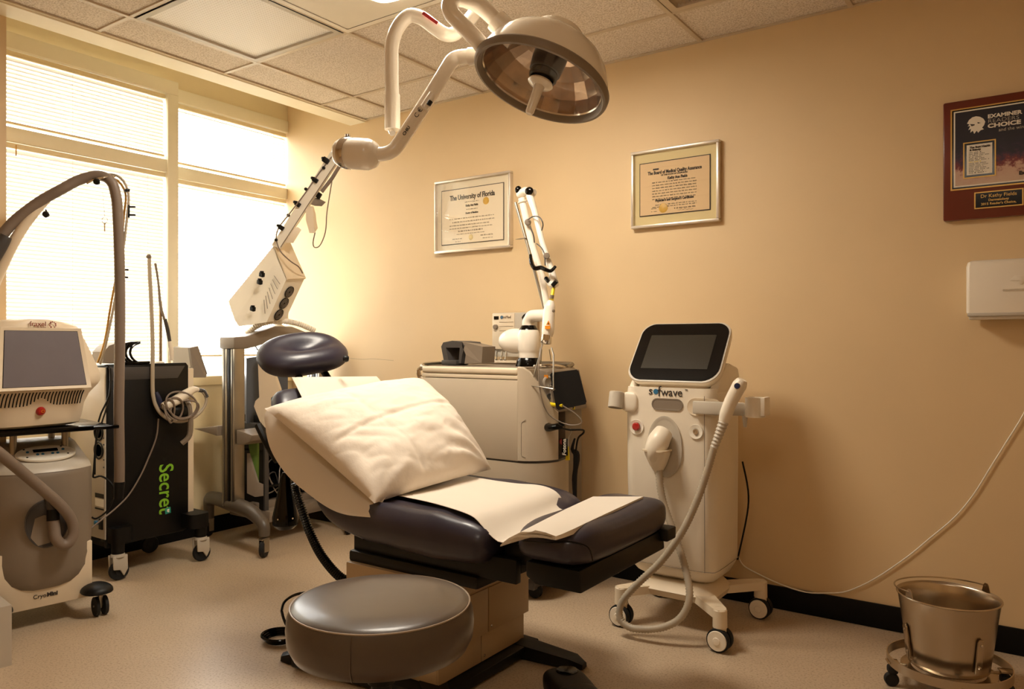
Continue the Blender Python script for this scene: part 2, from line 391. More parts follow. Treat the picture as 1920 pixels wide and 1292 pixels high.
# ---- windows ----
def window(name, X0, y0, y1, label):
    t = Thing(name, label, None, (X0, (y0+y1)/2, .91), kind='structure')
    t.add('header_board', B().b2(X0-.09, X0, y0, y1, 2.456, 2.53, .003), m_frame)
    t.add('transom', B().b2(X0-.07, X0-.012, y0, y1, 2.03, 2.098, .003), m_frame)
    t.add('pane', B().b2(-.745, -.741, y0, y1, .91, 2.03), m_glass)
    t.add('pane', B().b2(-.745, -.741, y0, y1, 2.098, 2.456), m_glass)
    return t
w1 = window('window_1', -.60, -1.86, -.822, 'left window with the tan pier on its left')
w1.add('mullion', B().b2(-.75, -.60, -.884, -.822, .91, 2.456, .003), m_frame)
w2 = window('window_2', -.695, -.822, 0, 'right window next to the back wall')
w2.add('sash_rail', B().b2(-.744, -.738, -.822, 0, 1.17, 1.176), m_cream)
slats = {}
def blind(X0, y0, y1, z0, z1, label, tilt=66):
    t = Thing('window_blind', label, 'blind', (X0, (y0+y1)/2, z0), group=None)
    wy = y1-y0
    t.add('headrail', B().b2(X0-.013, X0+.013, y0, y1, z1-.028, z1-.004, .002), m_cream)
    k = round(wy, 3)
    if k not in slats:
        b = B(); n = 5; rings = []
        for q in range(n):
            a = (q/(n-1)-.5); rings.append((a*.025, .0018*(1-4*a*a)))
        vs = []; fs = []
        for yy in (-wy/2+.006, wy/2-.006):
            for (p, h) in rings: vs.append((p, yy, h))
        for q in range(n-1): fs.append((q, q+1, q+1+n, q+n))
        slats[k] = B().add(vs, fs, Matrix.Rotation(math.radians(tilt), 4, 'Y')).mesh('slat', m_slat)
    z = z1-.042; 
    while z > z0+.022:
        o = t.add('slat', slats[k], None); o.location = (0, 0, z-z0); z -= .0193
    t.add('bottom_rail', B().b2(X0-.012, X0+.012, y0+.004, y1-.004, z0, z0+.012, .002), m_cream)
    for yy in (y0+.10, y0+wy*.5, y1-.10): t.add('ladder_cord', B().cyl((X0+.014, yy, z0+.01), (X0+.014, yy, z1-.02), .0009, seg=5), m_white)
    return t
blind(-.632, -1.855, -.888, 2.112, 2.456, 'white slatted blind over the upper pane of the left window')
lb = blind(-.632, -1.855, -.888, .925, 2.03, 'tall white slatted blind over the lower pane of the left window')
blind(-.722, -.818, -.006, 2.112, 2.456, 'white slatted blind over the upper pane of the right window', tilt=40)
blind(-.722, -.818, -.006, 1.02, 2.03, 'tall white slatted blind over the lower pane of the right window', tilt=40)
lb.add('tilt_wand', B().tube([(-0.6,-1.631,2.014), (-0.6,-1.631,1.964)], .003, 6, 0), m_brass)

# ================= things on the back wall =================
def framed(label, x0, x1, z0, z1, mf, mm, mp, inner, cat='picture'):
    t = Thing('framed_certificate', label, cat, ((x0+x1)/2, -.02, z0))
    fw = .013
    for (a, b_, c, d) in ((x0, x1, z0, z0+fw), (x0, x1, z1-fw, z1), (x0, x0+fw, z0+fw, z1-fw), (x1-fw, x1, z0+fw, z1-fw)):
        t.add('frame_rail', B().b2(a, b_, -.03, 0, c, d, .003), mf)
    t.add('mount_board', B().b2(x0+fw, x1-fw, -.014, -.001, z0+fw, z1-fw), mm)
    a, b_, c, d = inner
    e = .004
    t.add('inner_line', B().b2(a-e, b_+e, -.0165, -.013, c-e, d+e), m_ink)
    t.add('certificate_sheet', B().b2(a, b_, -.0180, -.0166, c, d), mp)
    t.add('glass', B().b2(x0+fw, x1-fw, -.0265, -.0245, z0+fw, z1-fw), m_glass)
    return t
def lines(t, rows, m, y=-.0186, seed=1, name='print_line'):
    """illegible small print: broken strokes in rows (x0, x1, z, height)"""
    rnd = random.Random(seed)
    for (a, c, z, h) in rows:
        b = B(); x = a
        while x < c-.002:
            w_ = min(rnd.uniform(.006, .02), c-x); hh = h*rnd.uniform(.7, 1)
            n = max(1, int(w_/.0035))
            for q in range(n):
                b.b2(x+w_*q/n, x+w_*(q+.55)/n, y-.0003, y+.0004, z-hh/2, z+hh/2*rnd.uniform(.3, 1))
            x += w_+.004
        t.add(name, b, m, kind='stuff')
t = framed('silver-framed white university diploma with black inner line, left of the jointed laser arm', .560, 1.066, 1.588, 1.982, m_fsil, m_mat1, m_diplo, (.605, 1.015, 1.635, 1.925))
t.add('title', txt('The University of Florida', .038, (.812, -.0186, 1.880), X, Z, bold=.0009, wide=.78), m_ink)
lines(t, [(.765, .86, 1.852, .006), (.775, .85, 1.812, .006)], m_inkl, seed=2)
t.add('name_line', txt('Kathy Ann Fields', .015, (.812, -.0186, 1.832), X, Z, bold=.0006, wide=.8), m_ink)
t.add('name_line', txt('Doctor of Medicine', .013, (.812, -.0186, 1.792), X, Z, bold=.0004, wide=.8), m_ink)
lines(t, [(.66, .96, 1.768, .007), (.68, .96, 1.750, .008), (.66, .93, 1.732, .007), (.66, .95, 1.716, .006), (.72, .89, 1.700, .009), (.71, .90, 1.684, .005), (.68, .75, 1.660, .006), (.87, .95, 1.668, .010), (.70, .735, 1.645, .006), (.885, .95, 1.652, .006)], m_inkl, seed=3)
t.add('gold_seal', B().lathe([(0, .001), (.016, .001), (.020, 0), (.018, -.0005)], (.905, -.0184, 1.845), (0, -1, 0), 18), m_gold)
t.add('pale_seal', B().lathe([(0, .0008), (.014, .0008), (.015, 0)], (.805, -.0184, 1.662), (0, -1, 0), 16), m_mat2)
t = framed('silver-framed yellowed medical certificate above the tall white screen machine', 1.742, 2.158, 1.623, 1.975, m_fsil, m_mat2, m_diplo2, (1.785, 2.112, 1.680, 1.915))
t.add('title', txt('The Board of Medical Quality Assurance', .0215, (1.950, -.0186, 1.868), X, Z, bold=.0006, wide=.72), m_ink)
t.add('subtitle', txt('OF THE STATE OF CALIFORNIA', .009, (1.950, -.0186, 1.854), X, Z, bold=.0002), m_ink)
t.add('name_line', txt('Kathy Ann Fields', .017, (1.965, -.0186, 1.838), X, Z, bold=.0006, wide=.8), m_ink)
lines(t, [(1.845, 2.055, 1.824-.0125*k, .0055) for k in range(7)], m_ink, seed=5)
t.add('subtitle', txt("Physician's and Surgeon's Certificate", .0165, (1.950, -.0186, 1.742), X, Z, bold=.0005, wide=.75), m_ink)
lines(t, [(1.86, 2.055, 1.722, .005), (1.845, 2.055, 1.713, .005), (1.95, 2.05, 1.700, .007)], m_ink, seed=6)
t.add('signature', B().tube([(1.965+.009*k, -.0188, 1.690+.006*((-1)**k)*random.random()) for k in range(9)], .0006, 4), m_inkl)
lines(t, [(1.84, 1.87, 1.707, .005), (1.84, 1.872, 1.694, .004)], m_ink, seed=7)
t.add('gold_seal', B().lathe([(0, .0015), (.018, .001), (.0215, 0), (.0215, -.0005)], (1.898, -.0184, 1.706), (0, -1, 0), 24), m_gold)
t.add('corner_crest', B().box((1.862, -.0186, 1.884), (.028, .0008, .007)), m_ink)

# award plaque
t = Thing('award_plaque', 'mahogany award plaque with black gold-edged print above the towel dispenser', 'plaque', (3.17, -.02, 1.544))
t.add('wood_board', B().prism([(2.998, 1.544), (3.345, 1.544), (3.345, 1.977), (2.998, 1.977)], (0, -.026, 0), X, Z, (0, .026, 0), .006), m_wood)
t.add('gold_border', B().b2(3.022, 3.322, -.028, -.026, 1.652, 1.947), m_brass)
t.add('black_border', B().b2(3.027, 3.317, -.0295, -.027, 1.657, 1.942), m_glossb)
t.add('white_border', B().b2(3.032, 3.312, -.0305, -.028, 1.662, 1.937), m_white)
t.add('award_print', B().b2(3.037, 3.307, -.0315, -.029, 1.667, 1.932), m_poster)
t.add('award_title', txt('EXAMINER', .0185, (3.137, -.0325, 1.902), X, Z, ax='LEFT', bold=.0007, wide=1.14), m_white)
t.add('award_title', txt('READERS', .0185, (3.137, -.0325, 1.885), X, Z, ax='LEFT', bold=-.0003, wide=1.25), m_ltgrey)
t.add('award_title', txt('CHOICE', .0195, (3.137, -.0325, 1.868), X, Z, ax='LEFT', bold=.0008, wide=1.36), m_white)
t.add('award_title', txt('and the winner is...', .0165, (3.17, -.0325, 1.850), X, Z, ax='LEFT', wide=.95), m_ltgrey)
eagle = [(0, .012), (.006, .024), (.016, .032), (.028, .034), (.040, .030), (.050, .022), (.056, .010), (.052, -.002), (.046, -.010), (.052, -.016), (.042, -.018), (.034, -.026), (.030, -.018), (.022, -.028), (.018, -.016), (.010, -.022), (.012, -.008), (.004, -.012), (.010, .002), (.002, .002), (.008, .008)]
t.add('eagle_emblem', B().prism([(p[0]*1.0+3.074, p[1]*1.0+1.876) for p in eagle], (0, -.0322, 0), X, Z, (0, .001, 0)), m_white)
t.add('eagle_eye', B().prism([(3.106, 1.888), (3.116, 1.884), (3.107, 1.883)], (0, -.0328, 0), X, Z, (0, .0008, 0)), m_glossb)
t.add('eagle_beak_line', B().prism([(3.083, 1.885), (3.098, 1.882), (3.097, 1.878), (3.088, 1.876)], (0, -.0328, 0), X, Z, (0, .0008, 0)), m_dgrey)
t.add('card_edge', B().b2(3.062, 3.162, -.0330, -.0312, 1.690, 1.820), m_brass)
t.add('card_rim', B().b2(3.066, 3.158, -.0338, -.032, 1.694, 1.816), m_glossb)
t.add('list_card', B().b2(3.073, 3.151, -.0345, -.033, 1.701, 1.809), m_white)
t.add('card_heading', txt('The Best Health', .0095, (3.082, -.035, 1.799), X, Z, ax='LEFT', bold=.0004), m_ink)
t.add('card_heading', txt('& Beauty', .0095, (3.082, -.035, 1.790), X, Z, ax='LEFT', bold=.0004), m_ink)
lines(t, [(3.080, 3.080+.045+.018*((k*7) % 3)/2, 1.781-.0056*k, .0034) for k in range(14) if k != 6], m_ink, -.0349, 9)
lines(t, [(3.080, 3.125, 1.781-.0056*6, .0036)], m_yellow, -.0349, 9)
t.add('print_name', txt('Examiner', .017, (3.262, -.0325, 1.690), X, Z, bold=.0008), m_ink)
t.add('name_plate_edge', B().b2(3.096, 3.243, -.0285, -.025, 1.578, 1.638), m_brass)
t.add('name_plate', B().b2(3.100, 3.239, -.0295, -.027, 1.582, 1.634), m_glossb)
t.add('plate_text', txt('Dr Kathy Fields', .0172, (3.1695, -.0300, 1.621), X, Z), m_brass)
t.add('plate_text', txt('Dermatology', .0115, (3.1695, -.0300, 1.606), X, Z, bold=.0002), m_brass)
t.add('plate_text', txt("2015 Reader's Choice,", .0115, (3.1695, -.0300, 1.593), X, Z, bold=.0002), m_brass)

# towel dispenser
t = Thing('paper_towel_dispenser', 'cream metal paper towel dispenser with embossed emblem on the back wall', 'dispenser', (3.25, -.06, 1.19))
dx0, dx1, dz0, dz1 = 3.076, 3.36, 1.203, 1.388
t.add('cover', B().loft([rrect(dx0, dx1, -.105, 0, .012, dz0, 3), rrect(dx0, dx1, -.105, 0, .012, dz1-.022, 3), rrect(dx0+.004, dx1-.004, -.098, 0, .012, dz1-.006, 3), rrect(dx0+.014, dx1-.014, -.086, 0, .012, dz1, 3)]), m_shell)
t.add('bottom_lip', B().b2(dx0+.004, dx1-.004, -.108, -.09, dz0-.012, dz0, .003), m_ltgrey)
t.add('paper_towel', B().b2(dx0+.008, dx1-.008, -.098, -.02, dz0-.022, dz0-.010, .002), m_paper)
t.add('embossed_emblem', B().prism([(3.205, 1.312), (3.22, 1.328), (3.25, 1.328), (3.255, 1.318), (3.245, 1.305), (3.238, 1.296), (3.228, 1.303), (3.234, 1.310), (3.212, 1.311)], (0, -.107, 0), X, Z, (0, .003, 0), .0006), m_shell)
t.add('embossed_lettering', txt('GEORGIA-PACIFIC', .012, (3.232, -.1065, 1.279), X, Z, ext=.001), m_shell)

# white cord along the back wall
single('white_power_cord', B().tube([(2.239,-0.03,0.204), (2.256,-0.02,0.164), (2.295,-0.016,0.142), (2.406,-0.02,0.109), (2.511,-0.018,0.093), (2.603,-0.018,0.106), (2.67,-0.008,0.124), (2.766,-0.008,0.189), (2.876,-0.008,0.289), (2.956,-0.008,0.375), (3.033,-0.008,0.46), (3.092,-0.008,0.549), (3.141,-0.008,0.646), (3.189,-0.008,0.741), (3.244,-0.008,0.852), (3.305,-0.008,1.012)], .0028, 6), m_white,
       'thin white power cord looping along the back wall above the skirting', 'cord')

# ================= surgical lamp =================
LC, LA = V((2.106, -1.368, 1.848)), V((.187, .320, .928))
def LP(r, z, seg=48): return None
t = Thing('examination_lamp', 'white dome surgical lamp on curved tube arms hanging over the treatment chair', 'lamp', tuple(LC))
rim = [(.183+.0, .012), (.186, -.004), (.192, -.011), (.199, -.010), (.2035, -.002), (.204, .010), (.199, .016), (.190, .014), (.183, .012)]
t.add('rim_bumper', B().lathe(rim, LC, LA, 64), m_greyp)
t.add('housing', B().lathe([(.197, .012), (.196, .020), (.188, .045), (.172, .078), (.148, .108), (.118, .130), (.096, .139), (.090, .141)], LC, LA, 64), m_lampw)
t.add('top_cap', B().lathe([(.092, .139), (.090, .146), (.082, .150), (.074, .150), (.075, .164), (.071, .172), (.050, .176), (0, .177)], LC, LA, 48), m_lampw)
b = B(); n = 20
ax = LA.normalized(); e1 = V((1, .3, 0)); e1 = (e1-ax*e1.dot(ax)).normalized(); e2 = ax.cross(e1)
prof = [(.184, .012), (.168, .050), (.135, .090), (.095, .118), (.05, .130)]
vs = []; fs = []
for (r, z) in prof:
    for k in range(n): u = 2*math.pi*k/n; vs.append(LC+ax*z+(e1*math.cos(u)+e2*math.sin(u))*r)
for i in range(len(prof)-1):
    for k in range(n): fs.append([i*n+k, i*n+(k+1) % n, (i+1)*n+(k+1) % n, (i+1)*n+k])
t.add('faceted_reflector', B().add(vs, fs), m_refl, sharp=5)
t.add('inner_column', B().lathe([(.052, .13), (.050, .07), (.046, .035), (.044, .034), (.0, .034)], LC, LA, 28), m_dgrey)
t.add('dark_ring', B().lathe([(.040, .036), (.042, .028), (.042, .016), (.038, .010), (.034, .010)], LC, LA, 28), m_glossb)
t.add('lens_ring', B().lathe([(.186, .008), (.181, .006), (.178, .010), (.186, .013)], LC, LA, 64), m_chrome)
t.add('glass_cover', B().lathe([(.0, .006), (.178, .009)], LC, LA, 48), m_glass)
h = t.add('handle', B().lathe([(.0, .004), (.036, .002), (.038, -.003), (.034, -.007), (.016, -.012), (.0145, -.03), (.0125, -.095), (.009, -.102), (0, -.103)], LC, LA, 28), m_lampw)
up = V(LC)
t.add('yoke_collar', B().tube([(2.046,-1.41,1.976), (2.018,-1.441,2.009), (2.006,-1.449,2.024)], [.036, .034, .033], 20, 0), m_lampw)
t.add('yoke_arm', B().tube([(2.025,-1.436,2.003), (1.98,-1.479,2.056), (1.958,-1.507,2.07), (1.934,-1.536,2.075), (1.923,-1.555,2.055), (1.926,-1.554,2.028), (1.945,-1.54,2.001), (1.974,-1.508,1.963), (1.98,-1.479,1.944)], .0235, 20, 6), m_lampw)
t.add('side_pivot', B().tube([(1.906,-1.446,1.941), (1.919,-1.442,1.941), (1.934,-1.438,1.94)], [.027, .026, .026], 20, 0), m_lampw)
t.add('lower_arm', B().tube([(1.616,-1.585,1.667), (1.658,-1.556,1.667), (1.684,-1.539,1.677), (1.703,-1.525,1.704), (1.776,-1.487,1.823), (1.835,-1.47,1.907), (1.858,-1.466,1.934), (1.876,-1.454,1.945), (1.923,-1.434,1.943)], .0215, 20, 5), m_lampw)
sw = t.add('switch_housing', B().tube([(1.788,-1.513,1.794), (1.81,-1.497,1.835)], [.013, .013], 14, 0), m_lampw)
t.add('switch_button', B().tube([(1.81,-1.518,1.798), (1.816,-1.514,1.81)], [.007, .007], 8, 0), m_black, sw)
cap_a, cap_b = V((1.517,-1.605,1.682)), V((1.659,-1.58,1.659))
d_ = (cap_b-cap_a); L_ = d_.length
t.add('pivot_capsule', B().lathe([(0, 0), (.026, .002), (.038, .008), (.044, .02), (.046, .045), (.048, .075), (.047, L_-.03), (.040, L_-.012), (.024, L_-.002), (0, L_)], cap_a, d_, 36), m_lampw)
t.add('capsule_band', B().lathe([(.0485, .030), (.0495, .034), (.0495, .050), (.0485, .054)], cap_a, d_, 36), m_chrome)
t.add('capsule_knob', B().lathe([(.008, 0), (.008, .006), (0, .007)], V((1.559,-1.601,1.726)), (0, 0, 1), 12), m_chrome)
t.add('drop_arm', B().tube([(1.656,-1.509,1.839), (1.654,-1.51,1.954), (1.657,-1.509,2.019), (1.673,-1.497,2.071), (1.7,-1.479,2.101), (1.73,-1.458,2.094), (1.763,-1.435,2.065), (1.791,-1.415,2.044), (1.804,-1.382,2.057), (1.811,-1.329,2.11), (1.812,-1.255,2.195), (1.81,-1.086,2.394)], .0215, 20, 5), m_lampw)
t.add('drop_sleeve', B().tube([(1.656,-1.509,1.859), (1.657,-1.509,1.752)], .0240, 20, 0), m_lampw)
t.add('hook', B().tube([(1.653,-1.511,1.752), (1.664,-1.516,1.738)], .010, 12, 0), m_chrome)
t.add('ceiling_canopy', B().lathe([(.09, 0), (.09, -.03), (.04, -.045), (.03, -.10), (.024, -.12)], ((1.81,-1.086,2.394)[0], (1.81,-1.086,2.394)[1], 2.418), (0, 0, 1), 28), m_lampw)
t.add('ceiling_stem', B().cyl((1.81,-1.086,2.394), ((1.81,-1.086,2.394)[0], (1.81,-1.086,2.394)[1], 2.40), .0215), m_lampw)
# printed marks on the arms
a_, c_ = V((1.75,-1.474,2.1)), V((1.786,-1.449,2.069)); uu = (c_-a_).normalized(); nn = V((.5693, -.8221, -.1)); vv = nn.cross(uu).normalized()
t.add('red_label', B().box((0, 0, 0), (.055, .010, .001), M=Matrix.Translation((a_+c_)/2) @ Matrix((uu, vv, uu.cross(vv))).transposed().to_4x4()), m_red)
a_, c_ = V((1.729,-1.541,1.713)), V((1.791,-1.504,1.819)); uu = (c_-a_).normalized(); nn = V((.5693, -.8221, -.3)); nn = (nn-uu*nn.dot(uu)).normalized(); vv = nn.cross(uu)
t.add('ce_mark', txt('C \u20ac', .019, (a_+c_)/2+uu*.02, uu, vv), m_black)
t.add('maker_mark', txt('CHIU', .013, a_+uu*.02, uu, vv, bold=.0003), m_black)

# ================= treatment chair =================
CY = -1.19
chair = Thing('treatment_chair', 'reclining navy vinyl treatment chair with headrest on a tan pedestal', 'treatment chair', (1.5, CY, 0))
def cushion(path, th, hw, valley=.0, bol=0, e=.55, nc=40, yc=CY, wr=0, seed=0, tap=2):
    """upholstered pad lofted along a side profile (x, z) of its mid line"""
    n = len(path); rings = []
    # smooth resample
    P_ = [V((p[0], 0, p[1])) for p in path]; q = []; T = []; H = []
    for i in range(n-1):
        p0, p1, p2, p3 = P_[max(i-1, 0)], P_[i], P_[i+1], P_[min(i+2, n-1)]
        for k in range(6):
            s_ = k/6; q.append(.5*((2*p1)+(p2-p0)*s_+(2*p0-5*p1+4*p2-p3)*s_*s_+(3*p1-p0-3*p2+p3)*s_**3)); T.append(th[i]*(1-s_)+th[i+1]*s_); H.append(hw[i]*(1-s_)+hw[i+1]*s_)
    q.append(P_[-1]); T.append(th[-1]); H.append(hw[-1])
    m = len(q)
    for i, p in enumerate(q):
        tg = (q[min(i+1, m-1)]-q[max(i-1, 0)]).normalized(); nrm = V((-tg.z, 0, tg.x))
        if nrm.z < 0: nrm = -nrm
        s_ = i/(m-1); ed = min(s_, 1-s_)*m
        sc = min(1, math.sqrt(max(0, 1-(1-min(1, (ed+.02)/3.2))**2)))
        ring = []
        for j in range(nc):
            a = 2*math.pi*j/nc
            cy = math.copysign(abs(math.cos(a))**e, math.cos(a)); sn = math.copysign(abs(math.sin(a))**(e*1.1), math.sin(a))
            h = T[i]*sn*sc
            if sn > 0: h += bol*math.exp(-((abs(cy)-.9)/.09)**2)*sc
            if sn > 0: h -= valley*max(0, 1-(abs(cy)/.62)**4)*sc
            y = H[i]*cy*(.90+.10*sc)
            if wr: 
                k_ = noise.noise(V((p.x*9+seed, y*3, sn*2)))*wr
                h += k_*sc
            ring.append(p+nrm*h+V((0, yc+y, 0)))
        rings.append(ring)
    return B().loft(rings)
chair.add('seat_cushion', cushion([(1.255, .605), (1.30, .560), (1.38, .528), (1.50, .517), (1.65, .513), (1.80, .513), (1.915, .508), (1.985, .492)], [.045, .060, .070, .076, .079, .080, .070, .045], [.275, .285, .30, .312, .322, .325, .315, .295], .028, .020, wr=.006), m_vinyl, sharp=60)
chair.add('backrest', cushion([(1.42, .555), (1.33, .595), (1.22, .68), (1.12, .785), (1.045, .870), (1.005, .918)], [.04, .052, .054, .054, .052, .04], [.285, .30, .305, .30, .285, .250], .016, wr=.006, seed=3), m_vinyl, sharp=60)
# headrest: padded ring-like cushion with a hollow
HM = rot_basis((.46, -.26, .85), (.12, .99, -.12))
def head_fn(p):
    q = p.copy()
    if p.z > 0: q.z -= .054*math.exp(-((p.x-.01)/.10)**2-((p.y-.010)/.050)**2)
    q.z += -.10*(p.x/.19)**2*.12
    return q
chair.add('headrest', B().sup((.868, -1.19, 1.058), (.182, .116, .060), .80, .80, 32, 64, head_fn, HM), m_vinyl, sharp=60)
hs = []
for k in range(65):
    u = 2*math.pi*k/64; c, n_ = math.cos(u), math.sin(u)
    hs.append(tuple(V((.868, -1.19, 1.058))+HM @ V((.182*math.copysign(abs(c)**.8, c)*.985, .116*math.copysign(abs(n_)**.8, n_)*.985, -.004))))
chair.add('headrest_seam', B().tube(hs, .0016, 5, 0), m_glossb)
chair.add('headrest_bar', B().tube([(.88, -1.13, 1.02), (.92, -1.12, .97), (.985, -1.12, .90)], .014, 10, 3), m_satin)
chair.add('headrest_bar', B().tube([(.88, -1.25, 1.02), (.92, -1.26, .97), (.985, -1.26, .90)], .014, 10, 3), m_satin)
chair.add('headrest_knob', B().lathe([(0, 0), (.012, .004), (.014, .014), (.010, .022), (0, .024)], (1.073,-1.171,1.039), (.5, .8, -.1), 14), m_black)
# foot section
chair.add('foot_cushion', B().sup((2.197, CY, .548), (.118, .312, .062), .62, .42, 24, 60, lambda p: V((p.x, p.y, p.z-(.006*max(0, 1-(abs(p.y)/.2)**2) if p.z > .03 else 0)+noise.noise(p*14)*.002))), m_vinyl, sharp=60)
chair.add('foot_seam', B().tube([(2.13, -1.500, .558), (2.15, -1.503, .560), (2.22, -1.505, .568), (2.27, -1.49, .575), (2.312, -1.46, .560), (2.316, -1.44, .52)], .0018, 6), m_glossb)
chair.add('foot_support', B().prism([(2.125, .497), (2.295, .497), (2.300, .437), (2.155, .437), (2.125, .455)], (0, -1.475, 0), X, Z, (0, .545, 0), .006), m_satin)
chair.add('foot_bracket', B().b2(2.22, 2.32, -.955, -.885, .465, .505, .006), m_satin)
chair.add('hinge_arm', B().b2(2.00, 2.16, -1.40, -1.36, .455, .515, .006).b2(2.00, 2.16, -1.02, -.98, .455, .515, .006).b2(2.0, 2.16, -1.36, -1.02, .47, .495, .004), m_satin)
chair.add('seat_frame', B().b2(1.40, 2.06, -1.425, -1.40, .405, .475, .004).b2(1.40, 2.06, -.985, -.96, .405, .475, .004).b2(1.40, 2.06, -1.40, -.98, .43, .462, .004), m_satin)
chair.add('tilt_carriage', B().b2(1.39, 1.93, -1.44, -.955, .368, .408, .010), m_satin)
chair.add('front_plate', B().prism([(-1.40, .408), (-.99, .408), (-.99, .462), (-1.10, .470), (-1.25, .445), (-1.40, .43)], (1.925, 0, 0), Y, Z, (.012, 0, 0), .003), m_satin)
for (yy, zz) in ((-1.05, .44), (-1.36, .42), (-1.30, .455)):
    chair.add('bolt', B().lathe([(.010, 0), (.010, .006), (.006, .007), (.006, .003), (0, .003)], (1.937, yy, zz), (1, 0, 0), 12), m_dgrey)
chair.add('back_frame', B().tube([(1.46, -1.425, .46), (1.30, -1.43, .56), (1.17, -1.43, .70), (1.07, -1.43, .82), (1.00, -1.43, .90)], .018, 8, 4), m_satin)
chair.add('back_frame', B().tube([(1.46, -.96, .46), (1.30, -.955, .56), (1.17, -.955, .70), (1.07, -.955, .82), (1.00, -.96, .90)], .018, 8, 4), m_satin)
chair.add('back_panel', B().prism([(1.40, .475), (1.46, .50), (1.02, .905), (.985, .88), (1.15, .66), (1.27, .53)], (0, -1.44, 0), X, Z, (0, .50, 0), .008), m_satin)
chair.add('release_handle', B().tube([(0.914,-1.44,0.795), (0.963,-1.44,0.733), (1.023,-1.44,0.67)], [.014, .014, .012], 8, 2), m_black)
# pedestal
ped = chair.add('pedestal', B().b2(1.40, 1.79, -1.45, -.955, .14, .37, .004).b2(1.40, 1.775, -1.44, -.965, .045, .14, .003), m_base2)
for (y0, y1, z0, z1, x) in ((-1.445, -1.20, .143, .29, 1.79), (-1.196, -.958, .143, .29, 1.79), (-1.437, -1.22, .048, .139, 1.776), (-1.216, -.968, .048, .139, 1.776)):
    pn = chair.add('pedestal_panel', B().b2(x-.004, x+.004, y0, y1, z0, z1, .002), m_base2)
    if y1 > -1.1: chair.add('panel_screw', B().lathe([(.0045, 0), (.0045, .002), (0, .003)], (x+.004, y0+.012, z0+.018), (1, 0, 0), 8), m_chrome, pn)
chair.add('pedestal_top_band', B().b2(1.395, 1.80, -1.455, -.95, .30, .372, .004), m_base2)
chair.add('base_plate', B().prism([(1.22, -1.54), (1.82, -1.48), (1.82, -.93), (1.22, -.90)], (0, 0, .008), X, Y, (0, 0, .036), .006), m_black)
def foot(a, c, w0, w1):
    a, c = V(a), V(c); d = (c-a).normalized(); s_ = V((-d.y, d.x, 0))
    rings = []
    for k in range(9):
        q = k/8; p = a.lerp(c, q); w_ = w0*(1-q)+w1*q; h = .052*(1-q)+.030*q
        if k == 8: w_ *= .5; h *= .6
        rings.append([p+s_*w_+V((0, 0, .003)), p+s_*w_*.8+V((0, 0, h)), p+V((0, 0, h+.006)), p-s_*w_*.8+V((0, 0, h)), p-s_*w_+V((0, 0, .003))])
    return B().loft(rings)
chair.add('base_foot', foot((1.70, -.99, 0), (2.03, -.975, 0), .055, .035), m_black)
chair.add('base_foot', foot((1.70, -1.38, 0), (1.98, -1.62, 0), .055, .035), m_black)
chair.add('base_foot', foot((1.40, -1.35, 0), (1.13, -1.50, 0), .055, .045), m_black)
chair.add('base_foot', foot((1.40, -1.02, 0), (1.15, -.90, 0), .055, .045), m_black)

# paper sheet over seat and back
def sheet(path, half, thick=.0012, yc=CY, sag=.0, wave=.003, nn_=28, seed=0, skew=0, edge=None):
    n = len(path); P_ = [V((p[0], 0, p[1])) for p in path]; q = []
    for i in range(n-1):
        p0, p1, p2, p3 = P_[max(i-1, 0)], P_[i], P_[i+1], P_[min(i+2, n-1)]
        for k in range(6):
            s_ = k/6; q.append(.5*((2*p1)+(p2-p0)*s_+(2*p0-5*p1+4*p2-p3)*s_*s_+(3*p1-p0-3*p2+p3)*s_**3))
    q.append(P_[-1]); vs = []; m = len(q)
    top = []
    for i, p in enumerate(q):
        s_ = i/(m-1); (ya, yb) = half(s_)
        tg = (q[min(i+1, m-1)]-q[max(i-1, 0)]).normalized(); nr = V((-tg.z, 0, tg.x)); nr = nr if nr.z > 0 else -nr
        row = []
        for j in range(nn_+1):
            u = j/nn_; y = ya*(1-u)+yb*u
            hgt = noise.noise(V((p.x*5+seed, y*5, p.z*5)))*wave
            d = edge(s_, u, y) if edge else V((0, 0, 0))
            row.append(p+nr*hgt+V((0, y, 0))+d)
        top.append((row, nr))
    vs = [p for r, nr in top for p in r]+[p-nr*thick for r, nr in top for p in r]
    w_ = nn_+1; N = m*w_; fs = []
    for i in range(m-1):
        for j in range(nn_):
            a = i*w_+j; fs.append([a, a+1, a+w_+1, a+w_]); fs.append([N+a, N+a+w_, N+a+w_+1, N+a+1])
    for i in range(m-1):
        for j in (0, nn_): a = i*w_+j; fs.append([a, a+w_, N+a+w_, N+a])
    for j in range(nn_):
        for i in (0, m-1): a = i*w_+j; fs.append([a, N+a, N+a+1, a+1])
    return B().add(vs, fs)
def spl(pts, n):
    pts = [V(p) for p in pts]; L = [0]
    for a, c in zip(pts, pts[1:]): L.append(L[-1]+(c-a).length)
    out = []
    for i in range(n+1):
        d = L[-1]*i/n; j = 0
        while j < len(L)-2 and L[j+1] < d: j += 1
        t_ = (d-L[j])/max(1e-9, L[j+1]-L[j])
        p0, p1, p2, p3 = pts[max(j-1, 0)], pts[j], pts[j+1], pts[min(j+2, len(pts)-1)]
        out.append(.5*((2*p1)+(p2-p0)*t_+(2*p0-5*p1+4*p2-p3)*t_*t_+(3*p1-p0-3*p2+p3)*t_**3))
    return out
